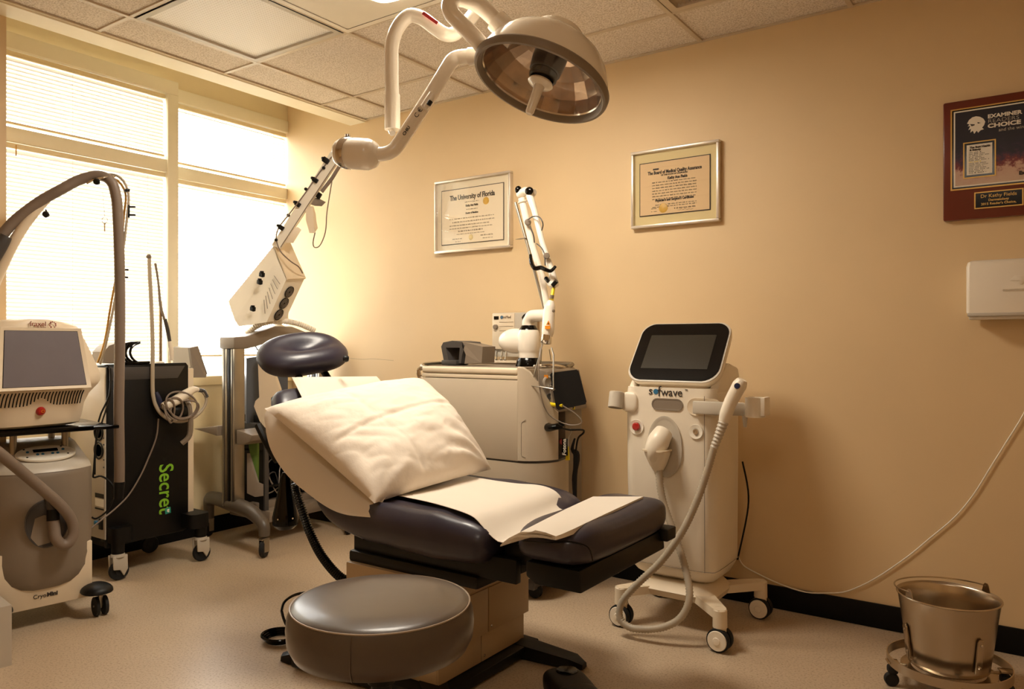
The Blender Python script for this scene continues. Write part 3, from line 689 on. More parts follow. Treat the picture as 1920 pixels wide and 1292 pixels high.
def ruled(A, C, fn, m=48, n=30, th=.0015):
    A, C = spl(A, m), spl(C, m); vs = []
    for i in range(m+1):
        for j in range(n+1): vs.append(A[i].lerp(C[i], j/n)+fn(i/m, j/n, A[i].lerp(C[i], j/n)))
    N = len(vs); vs += [p-V((0, 0, th)) for p in vs]; w_ = n+1; fs = []
    for i in range(m):
        for j in range(n):
            a = i*w_+j; fs.append([a, a+1, a+w_+1, a+w_]); fs.append([N+a, N+a+w_, N+a+w_+1, N+a+1])
    for i in range(m):
        for j in (0, n): a = i*w_+j; fs.append([a, a+w_, N+a+w_, N+a])
    for j in range(n):
        for i in (0, m): a = i*w_+j; fs.append([a, N+a, N+a+1, a+1])
    return B().add(vs, fs)
single('seat_paper_sheet', ruled([(1.27,-1.36,0.569), (1.426,-1.36,0.585), (1.535,-1.37,0.592), (1.7,-1.4,0.593), (1.833,-1.43,0.592), (1.919,-1.45,0.584), (1.957,-1.455,0.564), (1.991,-1.455,0.538), (2.025,-1.45,0.522), (2.059,-1.44,0.538)],
    [(1.317,-0.96,0.596), (1.541,-0.96,0.593), (1.726,-0.965,0.589), (1.829,-0.965,0.594), (1.88,-0.965,0.589), (1.916,-0.97,0.578), (1.935,-0.97,0.562), (1.948,-0.97,0.544), (1.99,-0.98,0.529), (2.031,-0.98,0.548)],
    lambda u, v, p: V((0, 0, .005-.008*math.sin(math.pi*v)*(1-u)+noise.noise(V((u*4, v*3, 0)))*.003))), m_paper,
       'white paper sheet lying along the seat of the navy treatment chair', 'paper', sharp=60)
near_ = [(1.017,-1.37,0.972), (1.08,-1.39,0.926), (1.133,-1.42,0.892), (1.144,-1.49,0.878), (1.081,-1.53,0.865), (1.088,-1.54,0.809), (1.114,-1.54,0.737), (1.179,-1.54,0.669), (1.274,-1.54,0.616), (1.379,-1.53,0.569), (1.468,-1.52,0.547), (1.566,-1.5,0.549)]
far_row = [(1.02, .960), (1.04, .945), (1.06, .925), (1.08, .905), (1.10, .885), (1.14, .845), (1.19, .795), (1.24, .745), (1.30, .69), (1.36, .645), (1.43, .61), (1.50, .60)]
m_ = 60; A_ = spl(near_, m_); C_ = spl([(x, -.935, z) for x, z in far_row], m_); D_ = spl([(x+.012, -1.36, z+.012) for x, z in far_row], m_)
rows = []
for i in range(m_+1):
    row = []; u = i/m_; far3 = max(0, min(1, (u-.22)/.1))
    for j in range(13):
        q = j/12; p = A_[i].lerp(D_[i], q)
        bulge = math.sin(math.pi*q)*(.045*far3)
        row.append(p+V((.7, -.35, .6))*bulge+V((0, 0, noise.noise(V((u*6, q*2, 1)))*.004)))
    for j in range(1, 15): row.append(D_[i].lerp(C_[i], j/14))
    rows.append(row)
w_ = len(rows[0]); vs = [p for r in rows for p in r]; N = len(vs); vs += [p-V((.0008, 0, .0012)) for p in vs]; fs = []
for i in range(m_):
    for j in range(w_-1):
        a = i*w_+j; fs.append([a, a+1, a+w_+1, a+w_]); fs.append([N+a, N+a+w_, N+a+w_+1, N+a+1])
    for j in (0, w_-1): a = i*w_+j; fs.append([a, a+w_, N+a+w_, N+a])
for j in range(w_-1):
    for i in (0, m_): a = i*w_+j; fs.append([a, N+a, N+a+1, a+1])
single('back_paper_sheet', B().add(vs, fs), m_paper,
       'white paper sheet draped over the chair back and its near edge under the pillow', 'paper', sharp=60)
# folded pad of paper across the foot cushion
def padrow_unused(pts, z): return [(p[0], p[1], z) for p in pts]
L0 = spl([(2.111,-1.575,0.56), (2.116,-1.547,0.572), (2.149,-1.556,0.59), (2.166,-1.498,0.605), (2.144,-1.293,0.609), (2.123,-1.085,0.61)], 30)
R0 = spl([(2.135,-1.491,0.566), (2.174,-1.497,0.58), (2.227,-1.516,0.59), (2.268,-1.529,0.6), (2.264,-1.287,0.606), (2.254,-0.995,0.61)], 30)
rings = []
for i in range(31):
    a, c = L0[i], R0[i]; m1 = a.lerp(c, .33); m2 = a.lerp(c, .66); w_ = .004*math.sin(i/30*math.pi*2)
    th = .004+.010*min(1, i/10)
    rings.append([a, m1+V((0, 0, w_)), m2+V((0, 0, w_)), c, c-V((0, 0, th)), m2-V((0, 0, th*.9)), m1-V((0, 0, th*.9)), a-V((0, 0, th))])
single('folded_paper_pad', B().loft(rings), m_paper, 'folded thick strip of white paper lying across the foot cushion', 'paper', sharp=50)

# pillow
def pillow():
    A = V((1.121,-1.57,0.875)); Bq = V((1.204,-0.86,0.95)); C = V((1.571,-0.88,0.617)); D = V((1.571,-1.5,0.594))
    n1, n2 = 88, 88; nrm = (C-A).cross(D-Bq).normalized(); nrm = nrm if nrm.z > 0 else -nrm
    vs = []; 
    for side in (1, -1):
        for i in range(n1+1):
            for j in range(n2+1):
                u = i/n1; v_ = j/n2
                p = A.lerp(Bq, v_).lerp(D.lerp(C, v_), u)
                e_ = (1-abs(2*u-1)**3.0)*(1-abs(2*v_-1)**3.0)
                inset = .022*math.sin(math.pi*u)*0
                th = (.115 if side > 0 else .030)*max(0, e_)**.5
                cu, cv = (2*u-1), (2*v_-1)
                c0 = (A+Bq+C+D)/4; pull = .022*((1-cu*cu)*cv*cv+(1-cv*cv)*cu*cu)
                p = p.lerp(c0, pull)
                if side > 0:
                    k1 = u-.50+.10*(v_-.5)+.03*math.sin(3*v_); k2 = v_-.34-.08*(u-.5); k3 = v_-.70
                    fold = -.0075*math.exp(-abs(k1)/.018)+.004*math.exp(-abs(k1+.035)/.02)-.006*math.exp(-abs(k2)/.016)-.003*math.exp(-abs(k3)/.02)*(u > .45)
                    cr = noise.noise(V((u*2.6, v_*4+u*3, 1.3)))*.015+abs(noise.noise(V((u*7, v_*6-u*5, 4))))*.010+abs(noise.noise(V((u*15+v_*4, v_*13, 6))))*.004
                    an = math.atan2(1-v_, 1-u); dd = math.hypot(1-v_, 1-u)
                    rad = math.sin(an*16)*.006*math.exp(-((dd-.32)/.25)**2)
                    rad += math.sin(math.atan2(v_, 1-u)*12)*.004*math.exp(-((math.hypot(v_, 1-u)-.25)/.16)**2)
                    th += (cr+rad+fold)*min(1, e_*2.0)
                else: th += noise.noise(V((u*5, v_*5, 9)))*.004*e_
                vs.append(p+nrm*th*side)
    w_ = n2+1; N = (n1+1)*w_; fs = []
    for i in range(n1):
        for j in range(n2):
            a = i*w_+j; fs.append([a, a+1, a+w_+1, a+w_]); fs.append([N+a, N+a+w_, N+a+w_+1, N+a+1])
    for i in range(n1):
        for j in (0, n2): a = i*w_+j; fs.append([a, a+w_, N+a+w_, N+a])
    for j in range(n2):
        for i in (0, n1): a = i*w_+j; fs.append([a, N+a, N+a+1, a+1])
    return B().add(vs, fs)
single('pillow', pillow(), m_pill, 'large white paper-covered pillow leaning on the back of the treatment chair', 'pillow', sharp=80)

# hand control and its cables
hc = Thing('hand_control', 'black teardrop hand control hanging behind the chair back', 'hand control', (0.972,-1.363,0.387))
hc.add('housing', B().lathe([(0, .215), (.012, .212), (.020, .19), (.028, .14), (.040, .08), (.048, .045), (.046, .018), (.030, .002), (0, 0)], (0.972,-1.363,0.403), (0, 0, 1), 24), m_glossb)
hc.add('cord', B().tube([(0.973,-1.362,0.576), (0.975,-1.361,0.616), (1.004,-1.365,0.669), (1.052,-1.368,0.693)], .004, 6), m_black)
for q in ((0.99,-1.411,0.45), (1.035,-1.38,0.454)): hc.add('screw', B().lathe([(.003, 0), (.003, .002), (0, .003)], q, (.57, -.82, 0), 8), m_chrome)
def coil(pts, R0, r, pitch):
    pts = [V(p) for p in pts]; q = []
    for i in range(len(pts)-1):
        p0, p1, p2, p3 = pts[max(i-1, 0)], pts[i], pts[i+1], pts[min(i+2, len(pts)-1)]
        for k in range(10):
            s_ = k/10; q.append(.5*((2*p1)+(p2-p0)*s_+(2*p0-5*p1+4*p2-p3)*s_*s_+(3*p1-p0-3*p2+p3)*s_**3))
    q.append(pts[-1]); L = [0]
    for a, c in zip(q, q[1:]): L.append(L[-1]+(c-a).length)
    out = []; j = 0; n = int(L[-1]/pitch*9)
    for i in range(n+1):
        d = L[-1]*i/n
        while j < len(L)-2 and L[j+1] < d: j += 1
        f = (d-L[j])/max(1e-9, L[j+1]-L[j]); p = q[j].lerp(q[j+1], f); tg = (q[j+1]-q[j]).normalized()
        e1 = tg.cross(V((.57, -.82, .01))).normalized(); e2 = tg.cross(e1); a = 2*math.pi*i/9
        out.append(p+(e1*math.cos(a)+e2*math.sin(a))*R0)
    return B().tube(out, r, 5, 0)
single('coiled_cable', coil([(1.08,-1.409,0.595), (1.094,-1.412,0.558), (1.126,-1.414,0.505), (1.182,-1.424,0.429), (1.264,-1.44,0.362), (1.37,-1.452,0.312), (1.45,-1.433,0.296)], .0125, .0042, .0095), m_glossb,
       'black coiled cable dangling beside the chair back down to the floor side', 'cable')
b = B()
for k in range(4): b.tube([(.985+.055*(1+.12*k)*math.cos(u)*.9, -1.40+.045*(1+.12*k)*math.sin(u), .006+.006*k) for u in [2*math.pi*q/14 for q in range(15)]], .0045, 6, 2)
b.tube([(1.001,-1.403,0.115), (1.025,-1.411,0.152), (1.065,-1.407,0.182), (1.116,-1.396,0.2), (1.163,-1.364,0.2)], .005, 6)
b.tube([(1.001,-1.403,0.115), (1.007,-1.399,0.086), (1.02,-1.39,0.051)], .005, 6)
cc = single('coiled_floor_cable', b, m_glossb, 'black cable coiled on the floor left of the round stool', 'cable')

# ================= stool =================
sx, sy = 2.112, -2.021
t = Thing('round_stool', 'round taupe vinyl stool with light piping in the foreground', 'stool', (sx, sy, 0))
t.add('seat', B().lathe([(0, .432), (.10, .430), (.165, .431), (.188, .440), (.199, .462), (.2015, .49), (.199, .515), (.193, .530), (.1915, .5335), (.188, .536), (.175, .541), (.12, .545), (.05, .546), (0, .546)], (sx, sy, 0), Z, 72), m_stool, sharp=60)
t.add('piping', B().tube([(sx+.192*math.cos(a), sy+.192*math.sin(a), .534) for a in [2*math.pi*k/72 for k in range(73)]], .0019, 6, 0), m_pipe)
sd = V((.5693, -.8221, 0)); sd2 = V((.8221, .5693, 0))
a_ = math.atan2(sd.y, sd.x)-.13
t.add('side_seam', B().tube([(sx+r_*math.cos(a_), sy+r_*math.sin(a_), z_) for r_, z_ in ((.1925, .531), (.1995, .515), (.2022, .49), (.2000, .462), (.189, .440))], .0012, 5), m_stool)
t.add('column', B().lathe([(.030, .432), (.030, .36), (.022, .355), (.022, .10), (.034, .10), (.034, .06), (0, .06)], (sx, sy, 0), Z, 24), m_black)
for k in range(5):
    u = 2*math.pi*k/5+.4; c, s_ = math.cos(u), math.sin(u)
    lg = t.add('leg', B().tube([(sx+.03*c, sy+.03*s_, .09), (sx+.15*c, sy+.15*s_, .085), (sx+.25*c, sy+.25*s_, .065)], [.020, .016, .013], 10, 3), m_black)
    t.add('caster', B().cyl((sx+.25*c-.012*s_, sy+.25*s_+.012*c, .026), (sx+.25*c+.012*s_, sy+.25*s_-.012*c, .026), .026, seg=18).cyl((sx+.25*c, sy+.25*s_, .05), (sx+.25*c, sy+.25*s_, .07), .006), m_rubber, lg)

# foot pedal on the floor
t = Thing('floor_foot_pedal', 'black floor foot pedal by the chair base at the lower edge', 'foot pedal', (2.10, -1.20, 0))
t.add('housing', B().sup((2.105, -1.195, .030), (.125, .070, .036), .6, .6, 14, 28, None, Matrix.Rotation(math.radians(-40), 4, 'Z')), m_black)
t.add('pedal_disc', B().lathe([(.036, 0), (.034, .010), (.028, .013), (0, .014)], (2.065, -1.150, .058), (0, 0, 1), 20), m_glossb)
t.add('toe_guard', B().sup((2.165, -1.245, .036), (.055, .068, .036), .7, .6, 12, 24, None, Matrix.Rotation(math.radians(-40), 4, 'Z')), m_black)

# ================= tall white machine with tilted black screen (right) =================
t = Thing('ultrasound_machine', 'white upright machine with tilted black screen and ribbed hose by the back wall', 'medical machine', (2.11, -.34, 0))
bx0, bx1 = 1.925, 2.298
body = [(.175, .045, -.40, -.20, .05), (.195, .022, -.435, -.18, .06), (.225, .006, -.458, -.165, .06), (.245, .0, -.466, -.16, .06), (.60, .0, -.472, -.16, .05), (.90, .0, -.476, -.16, .05), (.925, .004, -.475, -.16, .05)]
t.add('body', B().loft([rrect(bx0+i_, bx1-i_, ya, yb, r_, z_, 6) for (z_, i_, ya, yb, r_) in body]), m_shell, sharp=35)
t.add('body_seam', B().tube([(2.262, -.476, .24), (2.262, -.478, .5), (2.262, -.480, .90)], .0012, 5), m_greyp)
t.add('body_seam', B().tube([(1.93, -.462, .244), (2.0, -.4735, .24), (2.2, -.4735, .24), (2.275, -.466, .241), (2.301, -.43, .243), (2.301, -.2, .245)], .0012, 5, 3), m_greyp)
t.add('shoulder', B().prism([(-.44, .91), (-.40, .965), (-.35, 1.005), (-.30, 1.02), (-.20, 1.0), (-.165, .93), (-.165, .90)], (2.262, 0, 0), Y, Z, (.036, 0, 0), .008), m_shell)
t.add('shoulder', B().prism([(-.44, .91), (-.40, .95), (-.35, .985), (-.20, .985), (-.165, .93), (-.165, .90)], (1.926, 0, 0), Y, Z, (.03, 0, 0), .008), m_shell)
# screen head tilted back
s0, s1 = V((0, -.455, .955)), V((0, -.278, 1.172))
sv = (s1-s0).normalized(); sn = X.cross(sv)   # normal points to the room
def scr(x, h, d): return V((x, 0, 0))+s0+sv*h+sn*d
H = (s1-s0).length
def sring(pad, d, n=6, rr_=.05):
    pts = []
    # rounded shape, bottom narrower
    W0, W1 = .187+pad, .186+pad; xc = 2.115
    for (cx, cy, a0) in ((1, 1, 0), (-1, 1, 90), (-1, -1, 180), (1, -1, 270)):
        r_ = rr_ if cy > 0 else rr_*1.15
        for i in range(n+1):
            a = math.radians(a0+90*i/n)
            w_ = W1 if cy > 0 else W0
            px = cx*(w_-r_)+r_*math.cos(a); py = (H+pad-r_ if cy > 0 else r_-pad)+r_*math.sin(a)
            px *= 1+.0*py; bul = .012*math.cos(px/w_*math.pi/2) if cy > 0 else -.012*math.cos(px/w_*math.pi/2)
            pts.append(scr(xc+px, py+bul, d))
    return pts
t.add('screen_housing', B().loft([sring(-.035, -.085), sring(-.012, -.06), sring(.0, -.03), sring(.004, -.006), sring(.002, 0)]), m_shell, sharp=50)
t.add('screen_rim', B().loft([sring(.003, -.004), sring(.003, .001), sring(-.001, .002)]), m_ltgrey)
t.add('screen_bezel', B().loft([sring(-.002, .0), sring(-.003, .004)]), m_glossb)
t.add('screen_glass', B().loft([[scr(2.115+a, c, .004) for a, c in ((-.137, .052), (.137, .052), (.137, .222), (-.137, .222))], [scr(2.115+a, c, .0052) for a, c in ((-.137, .052), (.137, .052), (.137, .222), (-.137, .222))]]), m_screen)
t.add('screen_neck', B().loft([rrect(1.96, 2.262, -.435, -.22, .04, .92), rrect(1.97, 2.255, -.42, -.22, .04, .985)]), m_shell2)
f = -.4775
t.add('logo_text', txt('s', .046, (2.045, f, .912), X, Z), m_ink)
t.add('logo_dot', B().lathe([(.0105, 0), (.010, .001), (0, .001)], (2.066, f+.0008, .910), (0, -1, 0), 18), m_blue)
t.add('logo_text', txt('f', .058, (2.074, f, .910), X, Z, ax='LEFT', wide=.9), m_ink)
t.add('logo_text', txt('wave', .046, (2.088, f, .908), X, Z, ax='LEFT', wide=.92), m_ink)
t.add('logo_text', txt('TM', .008, (2.184, f, .920), X, Z, ax='LEFT'), m_ink)
def stad(cx, cz, w_, h_, y, n=8):
    r_ = h_/2; p = []
    for (c0, a0) in ((w_/2-r_, -90), (-(w_/2-r_), 90)):
        for i in range(n+1): a = math.radians(a0+180*i/n); p.append((cx+c0+r_*math.cos(a), y, cz+r_*math.sin(a)))
    return p
t.add('grip_recess', B().loft([stad(2.113, .862, .128, .046, f), stad(2.113, .862, .128, .046, f-.0015), stad(2.113, .862, .118, .036, f-.0012), stad(2.113, .862, .116, .034, f+.0008)], True), m_greyp)
t.add('button_ring', B().lathe([(.030, 0), (.029, .003), (.020, .0005), (.018, 0)], (1.985, f+.001, .768), (0, -1, 0), 28), m_white)
t.add('stop_button', B().lathe([(.015, 0), (.0155, .008), (.012, .012), (0, .013)], (1.985, f, .770), (0, -1, 0), 24), m_red)
t.add('port_ring', B().lathe([(.028, 0), (.027, .003), (.016, .0005), (.012, 0)], (2.228, f+.001, .765), (0, -1, 0), 28), m_white)
t.add('port', B().lathe([(.011, 0), (.010, .004), (.006, .004), (.005, .001), (0, .001)], (2.228, f, .765), (0, -1, 0), 18), m_chrome)
def ov(w_, h_, y, n=36, cx=2.103, cz=.700): return [(cx+w_*math.cos(2*math.pi*i/n)*(1-.06*math.sin(2*math.pi*i/n)), y, cz+h_*math.copysign(abs(math.sin(2*math.pi*i/n))**.85, math.sin(2*math.pi*i/n))) for i in range(n)]
t.add('cradle_recess', B().loft([ov(.070, .117, f+.002), ov(.071, .118, f-.003), ov(.066, .113, f-.004), ov(.058, .105, f-.001), ov(.054, .100, f-.0005)]), m_ltgrey)
hd = t.add('docked_handpiece', B().tube([(2.103, -.485, .755), (2.095, -.515, .725), (2.086, -.525, .690), (2.084, -.515, .655)], [.036, .042, .040, .030], 20, 4), m_shell)
t.add('cradle_cup', B().loft([rrect(2.045, 2.135, -.555, -.478, .02, .690, 4), rrect(2.048, 2.132, -.552, -.478, .02, .672, 4), rrect(2.062, 2.118, -.54, -.478, .02, .632, 4), rrect(2.078, 2.104, -.525, -.49, .012, .605, 4)]), m_shell)
t.add('cradle_cup_rim', B().loft([rrect(2.040, 2.140, -.560, -.478, .02, .693, 4), rrect(2.040, 2.140, -.560, -.478, .02, .687, 4)]), m_shell2)
t.add('side_holder_base', B().sup((1.955, -.475, .865), (.035, .014, .040), .7, .6), m_shell)
t.add('side_holder', B().lathe([(.028, -.032), (.030, -.030), (.030, .030), (.028, .032), (.023, .031), (.022, -.028)], (1.905, -.495, .872), (0, .25, 1), 22), m_ltgrey)
t.add('arm_socket', B().loft([stad(2.262, .858, .135, .066, f+.002), stad(2.262, .858, .135, .066, f-.003), stad(2.262, .858, .125, .056, f-.001)]), m_shell2)
t.add('holder_arm', B().prism([(2.222, -.482), (2.30, -.485), (2.36, -.478), (2.405, -.46), (2.415, -.475), (2.36, -.500), (2.30, -.505), (2.222, -.500)], (0, 0, .834), X, Y, (0, 0, .048), .006), m_ltgrey)
t.add('holder_cup', B().lathe([(.036, -.036), (.036, .034), (.030, .035), (.029, -.03), (0, -.032)], (2.450, -.475, .868), (0, 0, 1), 22), m_shell)
t.add('holder_clip', B().b2(2.476, 2.492, -.505, -.44, .838, .905, .004), m_shell)
t.add('holder_peg', B().cyl((2.415, -.485, .835), (2.418, -.49, .795), .010, .006), m_ltgrey)
wa, wb, wc = (2.409,-0.53,0.962), (2.365,-0.535,0.871), (2.347,-0.54,0.826)
t.add('wand', B().tube([(2.421,-0.53,0.968), (2.411,-0.53,0.948), (2.383,-0.533,0.894), (2.365,-0.537,0.846), (2.355,-0.54,0.813)], [.016, .026, .024, .023, .017], 20, 5), m_shell)
t.add('wand_button', B().lathe([(.011, 0), (.010, .003), (0, .004)], V((2.406,-0.53,0.944))+V((.004, -.0245, .002)), (0, -1, .2), 18), m_navy)
t.add('strain_relief', B().tube([(2.357,-0.54,0.817), (2.341,-0.545,0.768), (2.323,-0.55,0.716)], [.020, .017, .015], 14, 5, ribs=(.012, .82)), m_ltgrey)
t.add('ribbed_hose', B().tube([(2.325,-0.55,0.724), (2.303,-0.555,0.642), (2.269,-0.565,0.533), (2.218,-0.58,0.413), (2.143,-0.6,0.295), (2.058,-0.625,0.201), (2.004,-0.64,0.13), (1.998,-0.65,0.072), (2.038,-0.65,0.044), (2.11,-0.645,0.05), (2.177,-0.63,0.071), (2.226,-0.61,0.11), (2.248,-0.59,0.178), (2.222,-0.56,0.263), (2.176,-0.54,0.369), (2.127,-0.525,0.47), (2.104,-0.52,0.547), (2.097,-0.515,0.617)], .0145, 12, 5, ribs=(.011, .82)), m_hosel, sharp=60)
t.add('chassis_hub', B().loft([rrect(1.98, 2.28, -.46, -.22, .05, .115), rrect(1.97, 2.29, -.47, -.21, .05, .14), rrect(1.99, 2.25, -.43, -.22, .05, .175)]), m_shell2)
casts = [((2.351, -.563), (2.24, -.43)), ((1.950, -.540), (2.02, -.42)), ((2.372, -.151), (2.26, -.25)), ((1.936, -.128), (2.02, -.24))]
for (cx, cy), (hx, hy) in casts:
    d = V((cx-hx, cy-hy, 0)); u = d.normalized(); s_ = V((-u.y, u.x, 0))
    leg = t.add('leg', B().loft([[V((hx, hy, 0))-u*.03+s_*a+V((0, 0, z)) for a, z in ((.040, .115), (.040, .145), (-.040, .145), (-.040, .115))], [V((cx, cy, 0))+s_*a+V((0, 0, z)) for a, z in ((.026, .118), (.024, .150), (-.024, .150), (-.026, .118))], [V((cx, cy, 0))+u*.02+s_*a*.6+V((0, 0, z)) for a, z in ((.026, .118), (.024, .150), (-.024, .150), (-.026, .118))]]), m_shell2)
    t.add('caster_stem', B().lathe([(.021, .150), (.025, .146), (.026, .085), (.023, .083), (.023, .070)], (cx, cy, 0), Z, 20), m_shell2, leg)
    wdir = V((1, -.55, 0)).normalized(); ad = V((wdir.y*-1, wdir.x, 0)); ad = V((-.05, -1, 0)); px_ = V((cx, cy, .042))
    t.add('caster_wheel', B().lathe([(.030, -.010), (.040, -.011), (.042, -.006), (.042, .006), (.040, .011), (.030, .010)], px_+ad*.016, ad, 28).lathe([(.030, -.010), (.040, -.011), (.042, -.006), (.042, .006), (.040, .011), (.030, .010)], px_-ad*.016, ad, 28).cyl(px_-ad*.02, px_+ad*.02, .02), m_rubber, leg)
    t.add('hub_cap', B().lathe([(.036, .010), (.034, .014), (.014, .015), (.012, .018), (0, .019)], px_+ad*.018, ad, 28), m_shell, leg)
    t.add('brake_lever', B().box(px_-ad*.030+V((.0, .0, .008)), (.02, .035, .055), .006), m_black, leg)
    t.add('fork', B().box(px_+V((0, 0, .028)), (.03, .03, .035), .008), m_black, leg)
t.add('rear_cable', B().tube([(2.305, -.17, .62), (2.315, -.13, .50), (2.308, -.12, .40), (2.26, -.08, .22), (2.245, -.05, .19)], .004, 6), m_black)

# ================= kick bucket =================
kx, ky = 3.052, -.462
t = Thing('kick_bucket', 'brushed steel kick bucket with wire handle standing in its wheeled ring', 'bucket', (kx, ky, .06), group=None)
t.add('pail', B().lathe([(0, .068), (.107, .068), (.114, .074), (.116, .09), (.136, .24), (.143, .285), (.145, .288), (.145, .291), (.142, .290), (.138, .282), (.133, .24), (.113, .09), (.108, .074), (0, .072)], (kx, ky, .012), Z, 64), m_steel, sharp=50)
t.add('rim', B().tube([(kx+.145*math.cos(a), ky+.145*math.sin(a), .302) for a in [2*math.pi*k/64 for k in range(65)]], .0028, 6, 0), m_steel)
def ear(a):
    c, s_ = math.cos(a), math.sin(a); n_ = V((c, s_, 0)); tt = V((-s_, c, 0))
    return B().prism([(-.017, 0), (.017, 0), (.010, .024), (.005, .030), (-.005, .030), (-.010, .024)], V((kx, ky, .300))+n_*.141, tt, Z, n_*.002)
ea, eb = math.radians(-133), math.radians(47)
t.add('ear', ear(ea), m_steel); t.add('ear', ear(eb), m_steel)
pa = V((kx+.157*math.cos(ea), ky+.157*math.sin(ea), .322)); pb = V((kx+.157*math.cos(eb), ky+.157*math.sin(eb), .322))
mid = math.radians(137)
hp = []
for k in range(17):
    u = k/16; a = ea-(ea-(-math.pi*2+eb))*0; a = ea+(-(math.pi))*u; r_ = .143+.014*math.sin(math.pi*u)
    hp.append((kx+r_*math.cos(a), ky+r_*math.sin(a), .322-.010*math.sin(math.pi*u)))
t.add('wire_handle', B().tube(hp, .0024, 6), m_steel)
for a in (-146, -46, 40, 134):
    a = math.radians(a); c, s_ = math.cos(a), math.sin(a); n_ = V((c, s_, 0)); tt = V((-s_, c, 0))
    r0 = .142; q = t.add('bumper_bracket', B().prism([(-.011, .105), (.011, .105), (.011, .205), (.007, .212), (-.007, .212), (-.011, .205)], V((kx, ky, 0))+n_*.107, tt, Z+n_*.125, n_*.006, .001), m_steel)
    t.add('rivet', B().lathe([(.005, 0), (.004, .003), (0, .004)], V((kx, ky, .195))+n_*(.107+.024+.006), n_, 8).lathe([(.005, 0), (.004, .003), (0, .004)], V((kx, ky, .125))+n_*(.107+.016+.006), n_, 8), m_chrome, q)
t2 = Thing('bucket_ring_stand', 'steel ring stand on casters carrying the kick bucket', 'bucket stand', (kx, ky, 0))
R_ = .172
t2.add('ring_band', B().lathe([(R_, .072), (R_+.003, .072), (R_+.003, .100), (R_, .100), (R_, .072)], (kx, ky, 0), Z, 72), m_steel)
t2.add('support_ring', B().lathe([(.105, .066), (.135, .066), (.135, .070), (.105, .070), (.105, .066)], (kx, ky, 0), Z, 48), m_steel)
for a in (-158, -68, 22, 112):
    a = math.radians(a+0); c, s_ = math.cos(a), math.sin(a)
    ar = t2.add('spoke', B().tube([(kx+.12*c, ky+.12*s_, .068), (kx+R_*c, ky+R_*s_, .074)], .006, 6, 0).box((kx+.162*c, ky+.162*s_, .078), (.035, .035, .006), .002, rot=(0, 0, a)), m_steel)
    t2.add('caster_wheel', B().lathe([(.010, -.009), (.020, -.009), (.022, -.006), (.022, .006), (.020, .009), (.010, .009)], (kx+.165*c, ky+.165*s_, .022), (-s_, c, 0), 20).cyl((kx+.165*c+.01*s_, ky+.165*s_-.01*c, .026), (kx+.165*c-.01*s_, ky+.165*s_+.01*c, .026), .014), m_rubber, ar)
    t2.add('caster_fork', B().box((kx+.162*c, ky+.162*s_, .054), (.030, .030, .024), .006, rot=(0, 0, a)), m_rubber, ar)

# ================= beige laser cabinet behind the chair =================
t = Thing('laser_cabinet', 'large beige laser cabinet with rounded end standing behind the treatment chair', 'medical machine', (1.25, -.33, 0))
yf = -.55
def plan(grow=0, zz=0, x1=1.602):
    return [(.93-grow, -.12), (.93-grow, yf+.03), (.945, yf-grow), (1.47, yf-grow), (1.50, yf+.004-grow), (1.54, yf+.03-grow), (1.575, yf+.075), (x1-.01+grow, yf+.13), (x1-.03, -.32), (x1-.10, -.12)]
def pl(z, g=0): return [(p[0], p[1], z) for p in plan(g)]
t.add('lower_body', B().loft([pl(.10, -.01), pl(.12), pl(.589)]), m_beige, sharp=30)
t.add('shadow_gap', B().loft([pl(.584, -.004), pl(.598, -.004)]), m_dgrey)
cut = [(.93, .995), (1.47, .995), (1.515, .985), (1.55, .955), (1.572, .905), (1.585, .84), (1.60, .80)]
pp = plan()
t.add('side_panel', B().b2(.932, 1.468, yf-.002, yf+.03, .597, .940, .003), m_beige)
t.add('top_band', B().b2(.932, 1.468, yf-.006, yf+.03, .962, .992, .010, 3).b2(.932, 1.468, yf-.002, yf+.03, .943, .960, .002), m_shell2)
t.add('upper_core', B().loft([[(.935, -.125, z), (.935, yf+.02, z), (1.47, yf+.02, z), (1.50, -.25, z), (1.50, -.125, z)] for z in (.597, .985)]), m_beige)
# rounded end shell with sloping upper edge
rings = []
arc = [(1.47, yf-.004), (1.495, yf-.002), (1.52, yf+.012), (1.545, yf+.032), (1.568, yf+.06), (1.585, yf+.09), (1.594, yf+.125)]
tops = [.993, .992, .975, .935, .88, .825, .800]
for (x, y), zt in zip(arc, tops): rings.append([(x, y, .600), (x, y, zt), (x-.03, y+.05, zt+.004), (x-.03, y+.05, .600)])
t.add('end_shell', B().loft(rings), m_beige, sharp=35)
t.add('connector_panel', B().prism([(1.50, .985), (1.545, .975), (1.575, .86), (1.585, .80), (1.535, .80), (1.50, .85)], (0, -.44, 0), X, Z, (-.01, .30, 0), .003), m_greyp)
t.add('rear_pillar', B().b2(1.50, 1.555, -.30, -.15, .12, .80, .006), m_greyp)
for gz0, gz1 in ((.615, .775), (.43, .515)):
    t.add('handle_groove', B().tube([(1.508, yf+.002, gz1), (1.492, yf-.003, gz1-.012), (1.489, yf-.0035, gz1-.02), (1.489, yf-.0035, gz0+.012), (1.492, yf-.003, gz0+.004), (1.508, yf+.002, gz0)], .0010, 5, 0), m_greyp)
t.add('top_tray', B().prism([(.93, -.12), (.93, yf+.03), (1.45, yf+.02), (1.49, -.12)], (0, 0, .985), X, Y, (0, 0, .008), .003), m_greyp)
t.add('top_rail', B().tube([(.955, yf+.01, .985), (.915, yf+.02, .992), (.905, yf+.10, .998), (.905, -.14, 1.0), (.93, -.095, 1.0), (1.20, -.09, 1.0), (1.44, -.09, 1.0), (1.475, -.11, .995), (1.478, -.16, .985)], .011, 8, 3), m_alu)
t.add('side_handle', B().tube([(.93, yf+.03, .985), (.912, yf-.0, .975), (.915, yf-.0, .945), (.932, yf+.01, .93)], .010, 8, 3), m_chrome)
